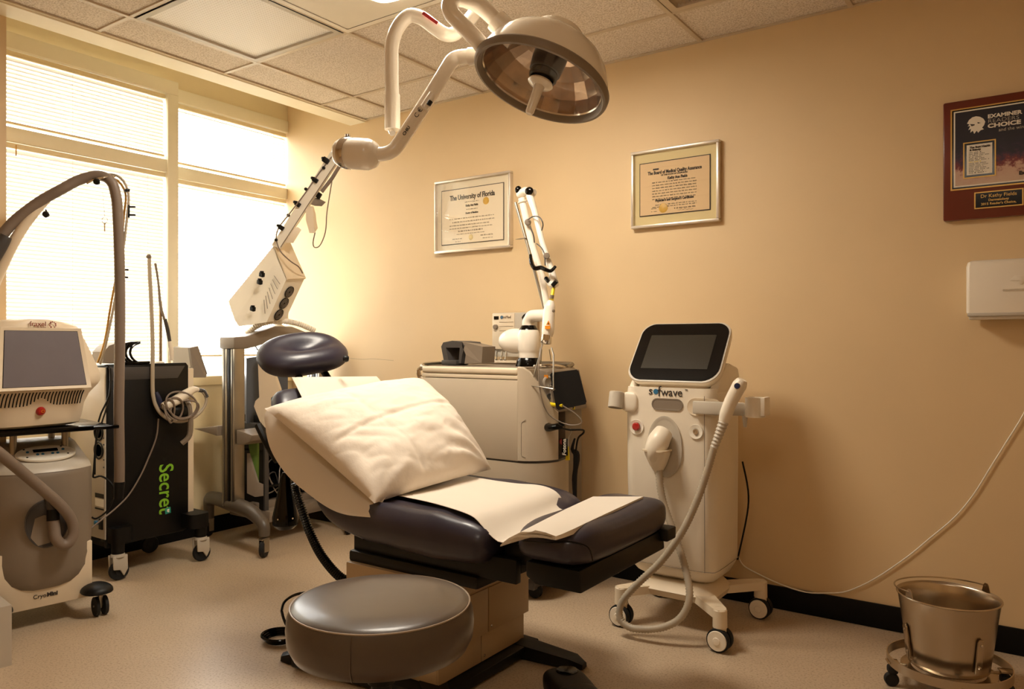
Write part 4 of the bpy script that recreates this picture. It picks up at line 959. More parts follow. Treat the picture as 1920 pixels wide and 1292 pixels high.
t.add('rear_handle', B().tube([(1.40, -.35, .990), (1.46, -.36, .998), (1.50, -.28, .995), (1.48, -.18, .985)], .008, 8, 3), m_chrome)
# sockets, plugs, cables
t.add('socket', B().lathe([(.026, 0), (.026, .010), (.019, .012), (.018, .004), (0, .004)], (1.552,-0.44,0.932), (.8, -.6, 0), 20), m_ltgrey)
t.add('socket', B().lathe([(.013, 0), (.013, .006), (.008, .006), (0, .004)], (1.558,-0.44,0.87), (.8, -.6, 0), 14), m_dgrey)
t.add('orange_label', B().box((1.551,-0.455,0.955), (.020, .002, .014)), m_orange)
t.add('yellow_plug', B().tube([(1.569,-0.45,0.837), (1.603,-0.47,0.837), (1.648,-0.48,0.836)], [.009, .008, .007], 10, 0), m_yellow)
t.add('grey_cable', B().tube([(1.648,-0.48,0.836), (1.696,-0.46,0.805), (1.723,-0.45,0.773), (1.7,-0.45,0.756), (1.649,-0.46,0.758), (1.589,-0.49,0.795), (1.568,-0.52,0.87), (1.555,-0.52,0.971), (1.547,-0.5,1.038), (1.532,-0.45,1.106)], .0032, 6), m_greyp)
t.add('black_cable', B().tube([(1.581,-0.46,0.924), (1.629,-0.47,0.922), (1.662,-0.46,0.893), (1.675,-0.45,0.86), (1.679,-0.44,0.819)], [.006, .006, .005, .004, .004], 8), m_dgrey)
t.add('yellow_tip', B().cyl((1.677,-0.44,0.837), (1.679,-0.44,0.819), .005), m_yellow)
t.add('port_collar', B().lathe([(.034, 0), (.034, .008), (.022, .012), (.020, .004)], (1.554,-0.455,0.738), (.7, -.7, 0), 22), m_shell)
t.add('black_plug', B().tube([(1.554,-0.46,0.739), (1.6,-0.5,0.743), (1.641,-0.51,0.751), (1.66,-0.5,0.747)], [.019, .016, .013, .006], 16, 0), m_glossb)
t.add('plug_ring', B().lathe([(.0195, 0), (.0200, .004), (.0195, .008)], (1.572,-0.475,0.741), (.8, -.6, 0), 18), m_chrome)
t.add('black_cable', B().tube([(1.653,-0.5,0.746), (1.67,-0.46,0.735), (1.698,-0.4,0.731), (1.691,-0.38,0.715), (1.654,-0.36,0.688), (1.643,-0.36,0.634), (1.641,-0.36,0.599)], .0042, 6), m_black)
t.add('small_connector', B().box((1.61,-0.42,0.755), (.022, .02, .022), .004), m_black)
t.add('white_cable', B().tube([(1.654,-0.45,0.733), (1.657,-0.42,0.73), (1.632,-0.4,0.695), (1.627,-0.4,0.653)], .003, 6), m_ltgrey)
t.add('yellow_clip', B().prism([(-.006, .03), (.005, .03), (.010, -.028), (-.008, -.03)], (1.627,-0.4,0.626), X, Z, (0, -.008, 0), .001), m_yellow)
t.add('stop_knob', B().lathe([(.014, 0), (.014, .008), (0, .010)], (1.535,-0.3,0.659), (1, -.5, 0), 16), m_red)
tg = t.add('name_tag', B().box((1.623,-0.42,0.655), (.028, .003, .072), .001), m_glossb)
t.add('tag_text', txt('Fotona', .025, V((1.623,-0.42,0.655))+V((0, -.003, 0)), Z, -X, bold=.0005), m_white, tg)
t.add('side_rod', B().cyl((1.486,-0.18,0.551), (1.486,-0.18,0.354), .004), m_ltgrey)
t.add('rear_bracket', B().box((1.471,-0.12,0.543), (.02, .01, .05), .002), m_ltgrey)
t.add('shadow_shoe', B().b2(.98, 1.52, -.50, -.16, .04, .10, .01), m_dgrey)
for (x, y) in ((1.0, -.48), (1.0, -.18), (1.50, -.46), (1.48, -.18)):
    t.add('caster', B().cyl((x, y-.012, .03), (x, y+.012, .03), .03).box((x, y, .06), (.03, .04, .03), .004), m_rubber)
single('cable_sleeve', B().tube([(1.632,-0.35,0.685), (1.619,-0.35,0.638), (1.638,-0.35,0.621), (1.64,-0.35,0.593), (1.635,-0.35,0.551), (1.63,-0.35,0.505), (1.627,-0.34,0.422), (1.629,-0.34,0.329)], [.004, .008, .015, .015, .011, .012, .009, .007], 8, 3), m_blackcloth,
       'limp black fabric sleeve hanging beside the beige laser cabinet', 'cable sleeve')
tb = Thing('tablet_screen', 'dark tablet screen seen from behind at the right end of the beige cabinet', 'screen', (1.659,-0.45,0.904))
tb.add('back_shell', B().loft([[(1.6,-0.49,0.973), (1.692,-0.44,0.987), (1.702,-0.44,0.981), (1.74,-0.44,0.855), (1.735,-0.44,0.844), (1.634,-0.49,0.818), (1.623,-0.49,0.824), (1.592,-0.49,0.964)], [V(q)+V((-.01, .016, 0)) for q in ((1.6,-0.49,0.973), (1.692,-0.44,0.987), (1.702,-0.44,0.981), (1.74,-0.44,0.855), (1.735,-0.44,0.844), (1.634,-0.49,0.818), (1.623,-0.49,0.824), (1.592,-0.49,0.964))]]), m_black)
tb.add('mount', B().tube([(1.623,-0.45,0.891), (1.548,-0.38,0.862)], .015, 10, 0), m_dgrey)

# double foot pedal lying on the cabinet
t = Thing('cabinet_foot_pedal', 'grey hooded foot switch lying on top of the beige cabinet', 'foot pedal', (1.0, -.36, .993))
lh = [(0.956,-0.42,1.003), (0.937,-0.42,1.082), (0.95,-0.42,1.102), (1.005,-0.42,1.11), (1.066,-0.42,1.104), (1.079,-0.42,1.087), (1.063,-0.42,1.037), (1.057,-0.42,1.004), (1.044,-0.42,1.004), (1.051,-0.42,1.077), (0.966,-0.42,1.077), (0.986,-0.42,1.003)]
t.add('left_hood', B().loft([lh, [V(q)+V((.03, .10, 0)) for q in lh]]), m_dgrey, sharp=25)
rh = [(1.066,-0.42,1.104), (1.17,-0.4,1.082), (1.164,-0.4,1.006), (1.079,-0.42,1.002), (1.086,-0.42,1.045), (1.066,-0.42,1.082)]
t.add('right_hood', B().loft([rh, [V(q)+V((.0, .10, 0)) for q in rh]]), m_greyp, sharp=25)
t.add('back_wall', B().b2(.90, 1.02, -.335, -.325, .993, 1.09, .003), m_dgrey)
t.add('pedal_plate', B().b2(.945, 1.035, -.43, -.33, .995, 1.018, .005), m_dgrey)

# suction/electro box by the wall behind the cabinet
t = Thing('electrosurgery_unit', 'small cream control box with knob against the wall behind the cabinet', 'medical device', (1.10, -.06, 1.0))
t.add('case', B().b2(1.012, 1.235, -.11, -.03, 1.065, 1.250, .004), m_ltgrey)
t.add('front_panel', B().b2(1.016, 1.150, -.114, -.108, 1.069, 1.247, .001), m_shell2)
t.add('display', B().b2(1.028, 1.056, -.117, -.112, 1.218, 1.234), m_glossb)
t.add('knob', B().lathe([(.013, 0), (.012, .012), (0, .013)], (1.040, -.114, 1.180), (0, -1, 0), 18), m_greyp)
t.add('brand_text', txt('ConMed', .020, (1.10, -.1155, 1.228), X, Z, wide=.9), m_inkl)
t.add('brand_mark', B().lathe([(.009, 0), (.009, .001), (0, .001)], (1.075, -.1146, 1.228), (0, -1, 0), 14), m_blue)
t.add('panel_line', B().b2(1.06, 1.145, -.1155, -.113, 1.203, 1.2045).b2(1.06, 1.145, -.1155, -.113, 1.182, 1.1835).b2(1.06, 1.145, -.1155, -.113, 1.160, 1.1615), m_inkl)
t.add('lower_case', B().b2(1.02, 1.20, -.10, -.03, 1.03, 1.065, .003), m_ltgrey)
t.add('accessory_tray', B().b2(1.03, 1.18, -.13, -.04, 1.0, 1.012, .002), m_shell2)
for x in (1.045, 1.075, 1.10): t.add('electrode', B().cyl((x, -.11, 1.06), (x-.003, -.115, 1.015), .003, seg=6).lathe([(.008, 0), (.008, .008), (0, .01)], (x-.003, -.115, 1.010), Z, 10), m_chrome)
t.add('dangling_lead', B().tube([(1.035, -.115, 1.07), (1.03, -.12, 1.04), (1.01, -.12, 1.01)], .002, 5), m_black)

# ================= articulated laser arm =================
t = Thing('articulated_laser_arm', 'white jointed tube laser arm rising from the beige cabinet with hanging handpiece', 'laser arm', (1.375, -.33, .993))
bx = 1.378
t.add('base_ring', B().lathe([(.058, .98), (.060, .995), (.054, 1.020), (.046, 1.032)], (bx, -.33, 0), Z, 32), m_glossb)
t.add('column', B().lathe([(.044, 1.018), (.044, 1.050), (.046, 1.060), (.050, 1.068), (.0505, 1.140), (.047, 1.152), (.045, 1.158)], (bx, -.33, 0), Z, 32), m_lampw)
t.add('collar', B().lathe([(.045, 1.156), (.043, 1.160), (.032, 1.178), (.030, 1.179)], (bx, -.33, 0), Z, 32), m_glossb)
t.add('counterweight', B().sup((bx-.075, -.325, 1.108), (.092, .048, .058), 1, 1), m_lampw)
t.add('elbow', B().tube([(bx-.003, -.33, 1.175), (bx-.003, -.33, 1.195), (bx+.012, -.33, 1.216), (bx+.04, -.33, 1.222), (bx+.12, -.33, 1.222)], [.026, .027, .029, .028, .027], 18, 4), m_lampw)
t.add('elbow_cap', B().lathe([(.022, 0), (.020, .006), (0, .008)], (bx-.012, -.335, 1.222), (-.7, -.2, .7), 16), m_glossb)
t.add('lower_tube', B().tube([(1.347,-0.34,1.758), (1.402,-0.34,1.552), (1.456,-0.34,1.398), (1.476,-0.34,1.297), (1.501,-0.34,1.189)], [.0165, .0152, .015, .0145, .0145], 16, 0), m_lampw)
t.add('upper_tube', B().tube([(1.404,-0.36,1.763), (1.436,-0.37,1.689), (1.484,-0.38,1.542), (1.507,-0.385,1.486), (1.538,-0.39,1.413), (1.554,-0.39,1.357)], [.0175, .0135, .0125, .013, .0155, .018], 16, 0), m_lampw)
t.add('top_joint', B().tube([(1.319,-0.32,1.779), (1.361,-0.33,1.792), (1.417,-0.35,1.773)], [.018, .019, .018], 16, 3), m_lampw)
t.add('joint_cap', B().sup((1.322,-0.33,1.802), (.016, .016, .018), 1, 1, 10, 14), m_glossb)
t.add('joint_cap', B().sup((1.411,-0.375,1.779), (.022, .012, .018), 1, 1, 10, 14), m_glossb)
t.add('guide_rod', B().tube([(1.305,-0.33,1.745), (1.369,-0.33,1.556), (1.453,-0.33,1.286), (1.47,-0.33,1.226)], .0068, 10, 0), m_alu)
t.add('tube_band', B().lathe([(.0215, -.004), (.0225, 0), (.0215, .004)], (1.353,-0.34,1.741), (.22, 0, -1), 18), m_shell)
t.add('tube_band', B().lathe([(.0205, -.003), (.0210, 0), (.0205, .003)], (1.532,-0.385,1.421), (.25, 0, -1), 18), m_shell)
for (p, r_) in (((1.398,-0.365,1.641), .015), ((1.525,-0.41,1.477), .014)):
    t.add('grey_knob', B().lathe([(r_, 0), (r_, .008), (r_*.8, .011), (0, .012)], p, (.5, -.85, 0), 18), m_greyp)
t.add('clip_hook', B().tube([(1.429,-0.39,1.49), (1.445,-0.41,1.454), (1.471,-0.42,1.426), (1.502,-0.42,1.427), (1.535,-0.43,1.415), (1.56,-0.43,1.409), (1.578,-0.42,1.429)], [.007, .009, .010, .010, .009, .008, .006], 8, 4), m_glossb)
t.add('lower_joint', B().tube([(1.515,-0.38,1.378), (1.543,-0.39,1.355), (1.565,-0.39,1.361)], [.014, .020, .015], 14, 3), m_lampw)
t.add('joint_cap', B().cyl((1.516,-0.4,1.381), (1.534,-0.41,1.366), .010, .008), m_glossb)
t.add('joint_cap', B().cyl((1.555,-0.41,1.348), (1.577,-0.41,1.366), .009, .010), m_glossb)
t.add('yellow_band', B().tube([(1.555,-0.4,1.338), (1.555,-0.41,1.309), (1.556,-0.42,1.286)], [.007, .008, .010], 12, 0), m_yellow)
t.add('fibre_sleeve', B().cyl((1.56,-0.4,1.36), (1.552,-0.4,1.333), .006).cyl((1.559,-0.42,1.306), (1.556,-0.42,1.29), .0095), m_greyp)
t.add('handpiece', B().tube([(1.553,-0.42,1.281), (1.551,-0.425,1.256), (1.549,-0.43,1.216), (1.55,-0.44,1.147), (1.542,-0.44,1.124)], [.012, .024, .027, .027, .020], 20, 4), m_lampw)
t.add('warning_triangle', B().prism([(-.011, -.008), (.011, -.008), (0, .011)], V((1.57,-0.468,1.183)), X, Z, (0, .002, 0)), m_orange)
t.add('warning_mark', B().prism([(-.003, -.005), (.003, -.005), (0, .005)], V((1.571,-0.47,1.183)), X, Z, (0, .001, 0)), m_black)
t.add('warning_label', B().box((1.567,-0.468,1.165), (.026, .002, .014)), m_orange)
t.add('handpiece_button', B().lathe([(.007, 0), (.006, .004), (0, .005)], V((1.579,-0.44,1.236)), (.8, -.5, 0), 12), m_greyp)
t.add('chrome_tip', B().lathe([(.022, .030), (.023, .015), (.024, -.008), (.021, -.012), (.017, -.008), (.015, .01)], (1.545,-0.445,1.106), (.12, 0, 1), 24), m_chrome)
t.add('wire_stand', B().tube([(1.514,-0.44,1.078), (1.523,-0.47,1.033), (1.524,-0.53,0.917), (1.574,-0.53,0.914), (1.636,-0.52,0.906)], .0032, 6, 0).tube([(1.569,-0.44,1.078), (1.592,-0.46,1.049), (1.628,-0.52,0.962), (1.635,-0.53,0.902)], .0032, 6, 0).tube([(1.507,-0.42,1.071), (1.476,-0.38,1.012)], .002, 5, 0).tube([(1.545,-0.42,1.071), (1.529,-0.38,1.024)], .002, 5, 0), m_alu)
t.add('control_cable', B().tube([(1.408,-0.38,1.65), (1.45,-0.4,1.658), (1.496,-0.42,1.646), (1.513,-0.42,1.616), (1.494,-0.4,1.593)], .0028, 6), m_dgrey)
t.add('control_cable', B().tube([(1.417,-0.38,1.621), (1.437,-0.38,1.581), (1.436,-0.37,1.546)], .0028, 6).tube([(1.454,-0.38,1.539), (1.492,-0.4,1.516), (1.521,-0.42,1.481), (1.524,-0.42,1.435)], .0028, 6), m_dgrey)
t.add('cable_guide', B().prism([(0, 0), (.07, .004), (.07, .001), (.02, -.002)], (1.311,-0.33,1.575), X, Z, (0, -.012, 0)), m_greyp)

# ================= cooling unit on casters (front left) =================
cyaw = math.radians(-9)
co = (.105, -1.815, 0)
t = Thing('skin_cooling_unit', 'grey cooling unit with oval control panel on black casters under the screen console', 'medical machine', co, cyaw)
def xs(z, half, xf, xb, bul, r_=.05, n=16):
    """horizontal section: flat back, bulging front"""
    p = [(xb, half-.02), (xb, -half+.02), (xb+.02, -half)]
    q = []
    for i in range(n+1):
        u = -1+2*i/n; yy = half*u; q.append((xf-bul*(1-(1-abs(u)**2.6)), yy))
    return [(a, b_, z) for a, b_ in p]+[(a, b_, z) for a, b_ in q]+[(xb+.02, half, z)]
body = []
for z, half, xf, bul in ((.145, .045, .012, .004), (.155, .085, .018, .010), (.175, .115, .026, .02), (.21, .142, .034, .03), (.26, .160, .042, .045), (.32, .167, .048, .06), (.45, .170, .052, .07), (.58, .170, .052, .07), (.600, .168, .048, .068), (.615, .165, .036, .066)): body.append(xs(z, half, xf, -.32, bul))
t.add('grey_body', B().loft(body), m_greyp, world=False, sharp=50)
t.add('top_hood', B().loft([xs(.600, .169, .050, -.32, .070), xs(.618, .166, .040, -.32, .068), xs(.690, .150, -.10, -.32, .06), xs(.700, .145, -.14, -.32, .06)]), m_ltgrey, world=False, sharp=35)
pu = V((-.14, 0, .072)).normalized(); pn = V((.46, 0, .89)).normalized(); pc = V((-.035, .010, .660))
T_ = Matrix.Translation(pc) @ rot_basis(pn, (0, 1, 0))
t.add('control_panel', B().add(*(lambda b: (b.v, b.f))(B().lathe([(1, 0), (1, .006), (.96, .009), (0, .009)], (0, 0, 0), Z, 40)), T_ @ Matrix.Diagonal((.105, .052, 1, 1))), m_white, world=False)
cpn = T_
def onp(b, k=1): return B().add(b.v, b.f, T_)
t.add('display', onp(B().box((-.0, .013, .011), (.085, .017, .003))), m_glossb, world=False)
for (a, c) in ((-.062, .010), (.062, .012), (-.032, -.010), (-.014, -.010), (.020, -.010), (.038, -.010)):
    t.add('panel_button', onp(B().lathe([(.0055, .009), (.005, .012), (0, .012)], (a, c, 0), Z, 12)), m_blue, world=False)
for (a, c) in ((-.07, -.024), (.072, -.020), (-.07, .030), (.06, .034)):
    t.add('panel_screw', onp(B().lathe([(.004, .006), (.004, .010), (0, .011)], (a, c, 0), Z, 10)), m_chrome, world=False)
t.add('front_plate', B().prism([(-.165, .075), (.165, .075), (.165, .30), (-.165, .30)], (.006, 0, 0), Y, Z, (-.02, 0, 0), .003), m_shell2, world=False)
t.add('side_wall', B().b2(-.33, -.02, .145, .160, .10, .60, .004), m_greyp, world=False)
t.add('side_wall', B().b2(-.33, -.02, -.160, -.145, .10, .60, .004), m_greyp, world=False)
t.add('chassis', B().b2(-.33, -.01, -.15, .15, .085, .14, .006), m_black, world=False)
t.add('unit_lettering', txt('Cryo', .022, (.0075, -.022, .118), Y, Z), m_ink, world=False)
t.add('unit_lettering', txt('Mini', .022, (.0075, .021, .118), Y, Z, bold=.0008), m_ink, world=False)
rec = lambda k, x, n=32: [(x, -.008+.072*k*math.cos(2*math.pi*i/n)*(1.05+.12*math.sin(2*math.pi*i/n)), .405+.092*k*math.sin(2*math.pi*i/n)) for i in range(n)]
t.add('hose_recess', B().loft([rec(1.0, .051), rec(1.02, .0535), rec(.96, .0545), rec(.93, .0525)]), m_dgrey, world=False)
t.add('recess_lining', B().prism([(-.065, .36), (-.04, .325), (.0, .33), (.03, .42), (-.02, .44), (-.05, .43)], (.0535, 0, 0), Y, Z, (.001, 0, 0)), m_greyp, world=False)
t.add('paper_flag', B().prism([(-.005, .44), (.035, .36), (.010, .33), (-.008, .40)], (.056, 0, 0), Y, Z, (.001, 0, 0)), m_shell, world=False)
for (x, y) in ((.035, .185), (.035, -.165), (-.30, .17), (-.30, -.17)):
    cp = t.add('caster_cover', B().sup((x-.01, y-.01, .098), (.07, .058, .032), .9, .9, 12, 24, lambda p: V((p.x, p.y, p.z if p.z > 0 else p.z*.25))), m_black, world=False)
    for s_ in (-.016, .016):
        t.add('caster_wheel', B().cyl((x, y+s_-.006, .038), (x, y+s_+.006, .038), .038, seg=22), m_rubber, cp, world=False)
    t.add('caster_axle', B().cyl((x, y-.026, .04), (x, y+.026, .04), .004, seg=8).box((x, y, .06), (.022, .016, .06), .003), m_alu, cp, world=False)
for (x, y) in ((-.08, .090), (-.08, -.090), (-.26, .09), (-.26, -.09)):
    t.add('shelf_post', B().cyl((x, y, .64), (x, y, .752), .0125, seg=16), m_alu, world=False)
t.add('shelf', B().b2(-.32, .06, -.235, .215, .750, .770, .005).b2(.02, .075, .15, .245, .752, .766, .004), m_glossb, world=False)
t.add('coolant_hose', B().tube([(.02, -2.06, .81), (.12, -2.12, .82), (.22, -2.15, .80), (0.27,-2.136,0.811), (0.25,-2.064,0.736), (0.24,-2.027,0.703), (0.22,-1.949,0.627), (0.21,-1.878,0.554), (0.205,-1.811,0.482), (0.2,-1.766,0.416), (0.2,-1.756,0.362), (0.2,-1.772,0.326), (0.195,-1.797,0.323), (0.19,-1.816,0.349), (0.18,-1.817,0.388), (0.175,-1.819,0.425)], .0200, 16, 5), m_hose, sharp=60)
t.add('hose_cuff', B().tube([(0.175,-1.819,0.417), (0.17,-1.818,0.459)], [.0225, .0215], 16, 0), m_black)
t.add('hose_plug', B().tube([(0.168,-1.817,0.452), (0.15,-1.827,0.52)], [.019, .017], 16, 0), m_dgrey)

# ================= screen console on the shelf =================
fx, fy = .185, -1.862
t = Thing('laser_console', 'cream console with large grey screen, curved vent slots and a red stop button', 'laser console', (fx, fy, .77))
half = lambda z: None
lv = [(.775, .150, .130), (.785, .165, .150), (.81, .170, .158), (.86, .176, .168), (.900, .190, .180), (.935, .214, .200), (.950, .222, .204), (.975, .224, .200), (1.00, .216, .196), (1.05, .198, .188), (1.10, .178, .180), (1.145, .158, .173), (1.165, .148, .170), (1.178, .115, .168), (1.188, .06, .166)]
rings = []
for z, hy, xf_ in lv:
    n = 14; p = []
    for i in range(n+1):
        u = -1+2*i/n; p.append((xf_-.030*abs(u)**3.5, fy+hy*u, z))
    p += [(-.10, fy+hy*.9, z), (-.14, fy+hy*.6, z), (-.14, fy-hy*.6, z), (-.10, fy-hy*.9, z)]
    rings.append(p)
t.add('housing', B().loft(rings), m_shell2, sharp=38)
def fp(y, z, d=0):
    # point on the flat of the face
    x = .208+(z-.95)*-.16
    return V((x+d, fy+y, z))
def poly_slab(pts, d0, d1): return B().loft([[fp(a, c, d0) for a, c in pts], [fp(a, c, d1) for a, c in pts]])
scr_ = [(-.146, .936), (.146, .936), (.127, 1.143), (-.127, 1.143)]
t.add('screen_surround', B().loft([[fp(a*1.13, (c-1.04)*1.13+1.04, .0) for a, c in scr_], [fp(a*1.12, (c-1.04)*1.12+1.04, .010) for a, c in scr_], [fp(a*1.03, (c-1.04)*1.03+1.04, .006) for a, c in scr_], [fp(a*1.0, (c-1.04)*1.0+1.04, .004) for a, c in scr_]]), m_shell2)
t.add('screen_edge', poly_slab([(a*1.012, (c-1.04)*1.012+1.04) for a, c in scr_], .003, .0062), m_glossb)
t.add('screen', poly_slab(scr_, .005, .0072), m_screenb)
t.add('console_lettering', txt('fraxel', .026, fp(-.012, 1.170, .004), Y, Z), m_redink)
t.add('console_lettering', txt('re:store', .010, fp(.0, 1.157, .004), Y, Z), m_redink)
for k in range(9):
    a = -.9+k*.62; t.add('logo_dot', B().lathe([(.0022+.0006*(k % 3), 0), (0, .001)], fp(.040+.011*math.cos(a), 1.168+.011*math.sin(a), .0045), X, 8), m_redink)
def hx(z_, y):
    for (z0, h0, a0), (z1, h1, a1) in zip(lv, lv[1:]):
        if z0 <= z_ <= z1:
            q_ = (z_-z0)/(z1-z0); return a0*(1-q_)+a1*q_-.030*abs(y/(h0*(1-q_)+h1*q_))**3.5
for k in range(-13, 14):
    y = k*.0118; ln = .052-.030*math.exp(-(k/2.6)**2)
    zt = .912; zb = zt-ln
    t.add('vent_slot', B().tube([(hx(z_, y), fy+y+.004*((z_-zb)/ln)**2, z_) for z_ in (zt, zt-ln*.33, zt-ln*.66, zb)], .0024, 6, 2), m_black)
t.add('stop_button', B().lathe([(.018, 0), (.018, .006), (.0165, .014), (.012, .020), (0, .022)], (.155, fy+.003, .840), (1, 0, -.1), 24), m_red)
t.add('button_mark', B().lathe([(.006, .0), (.006, .001), (.0045, .0011)], (.1765, fy+.006, .8385), (1, 0, -.1), 16), m_orange)

# boom carrying the thick hose
t = Thing('hose_boom', 'curved cream boom with thick taupe hose arching over the screen console', 'boom arm', (-.02, -1.93, .78))
t.add('boom_arm', B().tube([(-0.119,-1.996,0.775), (-0.11,-1.99,1.084), (-0.06,-1.955,1.27), (-0.017,-1.926,1.383), (0.025,-1.896,1.486), (0.049,-1.856,1.572), (0.082,-1.796,1.667), (0.113,-1.751,1.718), (0.144,-1.705,1.754), (0.186,-1.663,1.771)], [.035, .03, .025, .022, .020, .018, .014, .010, .006, .005], 14, 5), m_shell2)
t.add('boom_cover', B().tube([(-0.061,-2.017,1.267), (-0.011,-1.982,1.378), (0.016,-1.939,1.468), (0.025,-1.921,1.508)], [.03, .03, .026, .022], 12, 3), m_dgrey)
t.add('thick_hose', B().tube([(0.014,-1.929,1.515), (0.034,-1.891,1.575), (0.078,-1.824,1.651), (0.125,-1.766,1.703), (0.154,-1.71,1.747), (0.195,-1.657,1.768), (0.225,-1.624,1.747), (0.231,-1.608,1.696), (0.228,-1.598,1.622), (0.214,-1.583,1.409), (0.196,-1.572,1.149), (0.182,-1.569,0.843), (0.174,-1.562,0.622), (0.164,-1.557,0.522)], .0200, 16, 5), m_hose, sharp=60)
t.add('hose_cuff', B().tube([(0.164,-1.557,0.526), (0.161,-1.559,0.456)], [.0215, .018], 16, 0), m_black)
t.add('thin_hose', B().tube([(0.162,-1.619,1.782), (0.198,-1.595,1.782), (0.228,-1.574,1.756), (0.244,-1.562,1.701), (0.241,-1.565,1.626), (0.232,-1.571,1.528), (0.178,-1.56,1.413), (0.096,-1.543,1.262), (0.05,-1.551,1.106), (-0.002,-1.551,1.01)], .0050, 8), m_hosel)
t.add('thin_hose', B().tube([(0.138,-1.611,1.773), (0.174,-1.586,1.771), (0.201,-1.568,1.745), (0.216,-1.558,1.699), (0.21,-1.562,1.629), (0.203,-1.567,1.531), (0.149,-1.555,1.415), (0.065,-1.54,1.263), (0.023,-1.545,1.106), (-0.022,-1.552,1.015)], .0045, 8), m_brass)
t.add('hose_tie', B().box((0.239,-1.566,1.719), (.022, .016, .012), .003), m_black)
for (px_, py_) in (((241), 388), (241, 402)): pass
for a in ((0.255,-1.555,1.652), (0.255,-1.555,1.619), (0.202,-1.555,1.399), (0.2,-1.556,1.368)):
    t.add('hose_hook', B().box(V(a), (.030, .008, .007), .002, rot=(0, 0, .6)), m_black)
t.add('hook_stem', B().cyl((0.244,-1.562,1.66), (0.244,-1.562,1.608), .005, seg=8), m_black)
t.add('clamp_knob', B().lathe([(.010, 0), (.013, .004), (.012, .012), (0, .014)], (0.1,-1.808,1.603), (.4, -.7, -.4), 10).cyl((0.086,-1.806,1.621), (0.1,-1.808,1.603), .003, seg=8), m_black)
t.add('clamp_knob', B().lathe([(.010, 0), (.013, .004), (.012, .012), (0, .014)], (0.222,-1.675,1.739), (.4, -.7, -.4), 10).box((0.203,-1.676,1.749), (.03, .01, .008), .002), m_black)
t.add('boom_bracket', B().tube([(0.187,-1.699,1.73), (0.208,-1.685,1.743), (0.233,-1.655,1.756), (0.218,-1.605,1.771)], .004, 8), m_chrome)
single('hanging_key', B().tube([(0.224,-1.661,1.724), (0.231,-1.657,1.667), (0.235,-1.654,1.597)], .0007, 4).tube([V((0.235,-1.654,1.586))+V((.0,0,0))+.0115*(V((.822,.569,0))*math.cos(u)+Z*math.sin(u)) for u in [2*math.pi*k/18 for k in range(19)]], .0009, 5, 0).box((0.235,-1.654,1.556), (.006, .002, .030)).box((0.235,-1.654,1.571), (.010, .003, .006)), m_steel, 'small metal key on a ring hanging from the hose boom', 'key')

# grey box at the lower left edge
single('cream_equipment_box', B().loft([[(.10, -2.30, .0), (.375, -2.30, .0), (.411, -2.058, .0), (.14, -2.02, .0)], [(.10, -2.30, .205), (.375, -2.30, .205), (.411, -2.058, .205), (.14, -2.02, .205)]]), m_ltgrey, 'light grey box cut off by the lower left edge, on the floor', 'box', loc=(.25, -2.16, 0))

# ================= black cart with green lettering =================
X0 = -.25; y0, y1 = -1.396, -.985
t = Thing('black_skin_treatment_cart', 'black upright treatment cart with vertical green lettering under the left window', 'medical machine', (-.42, -1.19, 0))
t.add('side_panel', B().prism([(y0, .150), (y1, .162), (y1, .985), (y1-.012, 1.0), (y0+.012, 1.0), (y0, .985)], (X0, 0, 0), Y, Z, (-.02, 0, 0), .003), m_black)
t.add('upper_recess', B().prism([(y0+.01, .985), (y1-.02, .985), (y1-.06, .925), (y0+.01, .925)], (X0+.001, 0, 0), Y, Z, (.002, 0, 0), .0008), m_dgrey)
t.add('cabinet', B().b2(-.60, X0-.018, y0+.006, y1-.006, .15, .992, .006), m_black)
t.add('front_strip', B().b2(-.59, X0-.004, y1, y1+.034, .235, .972, .006), m_shell2)
t.add('rear_panel', B().b2(-.58, X0-.004, y0-.006, y0+.008, .19, .985, .003), m_ltgrey)
for z in (.60, .685):
    t.add('cooling_fan', B().lathe([(.040, 0), (.042, .003), (.040, .005), (.034, .004), (.033, 0)], (-.305, y0-.007, z), (0, -1, 0), 24).lathe([(.028, .003), (.026, .003)], (-.305, y0-.007, z), (0, -1, 0), 24, True), m_black)
for z in (.63, .66, .72, .56, .525): t.add('screw', B().lathe([(.004, 0), (.003, .003), (0, .003)], (X0-.012, y0-.006, z), (0, -1, 0), 8), m_dgrey)
t.add('rating_label', B().b2(-.34, X0-.012, y0-.0075, y0-.005, .38, .40).b2(-.34, X0-.012, y0-.0075, y0-.005, .325, .332), m_black)
t.add('rating_label', B().b2(-.34, X0-.012, y0-.0072, y0-.005, .34, .375), m_white)
t.add('power_inlet', B().b2(-.30, X0-.018, y0-.012, y0-.005, .235, .285, .003), m_black)
t.add('blue_plug', B().b2(-.33, -.305, y0-.02, y0-.005, .255, .272, .003), m_blue)
t.add('cart_lettering', txt('Secret', .105, (X0+.001, -1.108, .383), -Z, Y, bold=.0012, wide=.90), m_green)
t.add('badge', B().box((X0+.001, -1.096, .272), (.002, .030, .030), .001, rot=(.12, 0, 0)), m_teal)
t.add('badge_text', txt('RF', .014, (X0+.0025, -1.096, .272), -Z, Y, bold=.001), m_white)
t.add('lettering_mark', txt('TM', .009, (X0+.001, -1.134, .270), -Z, Y), m_ltgrey)
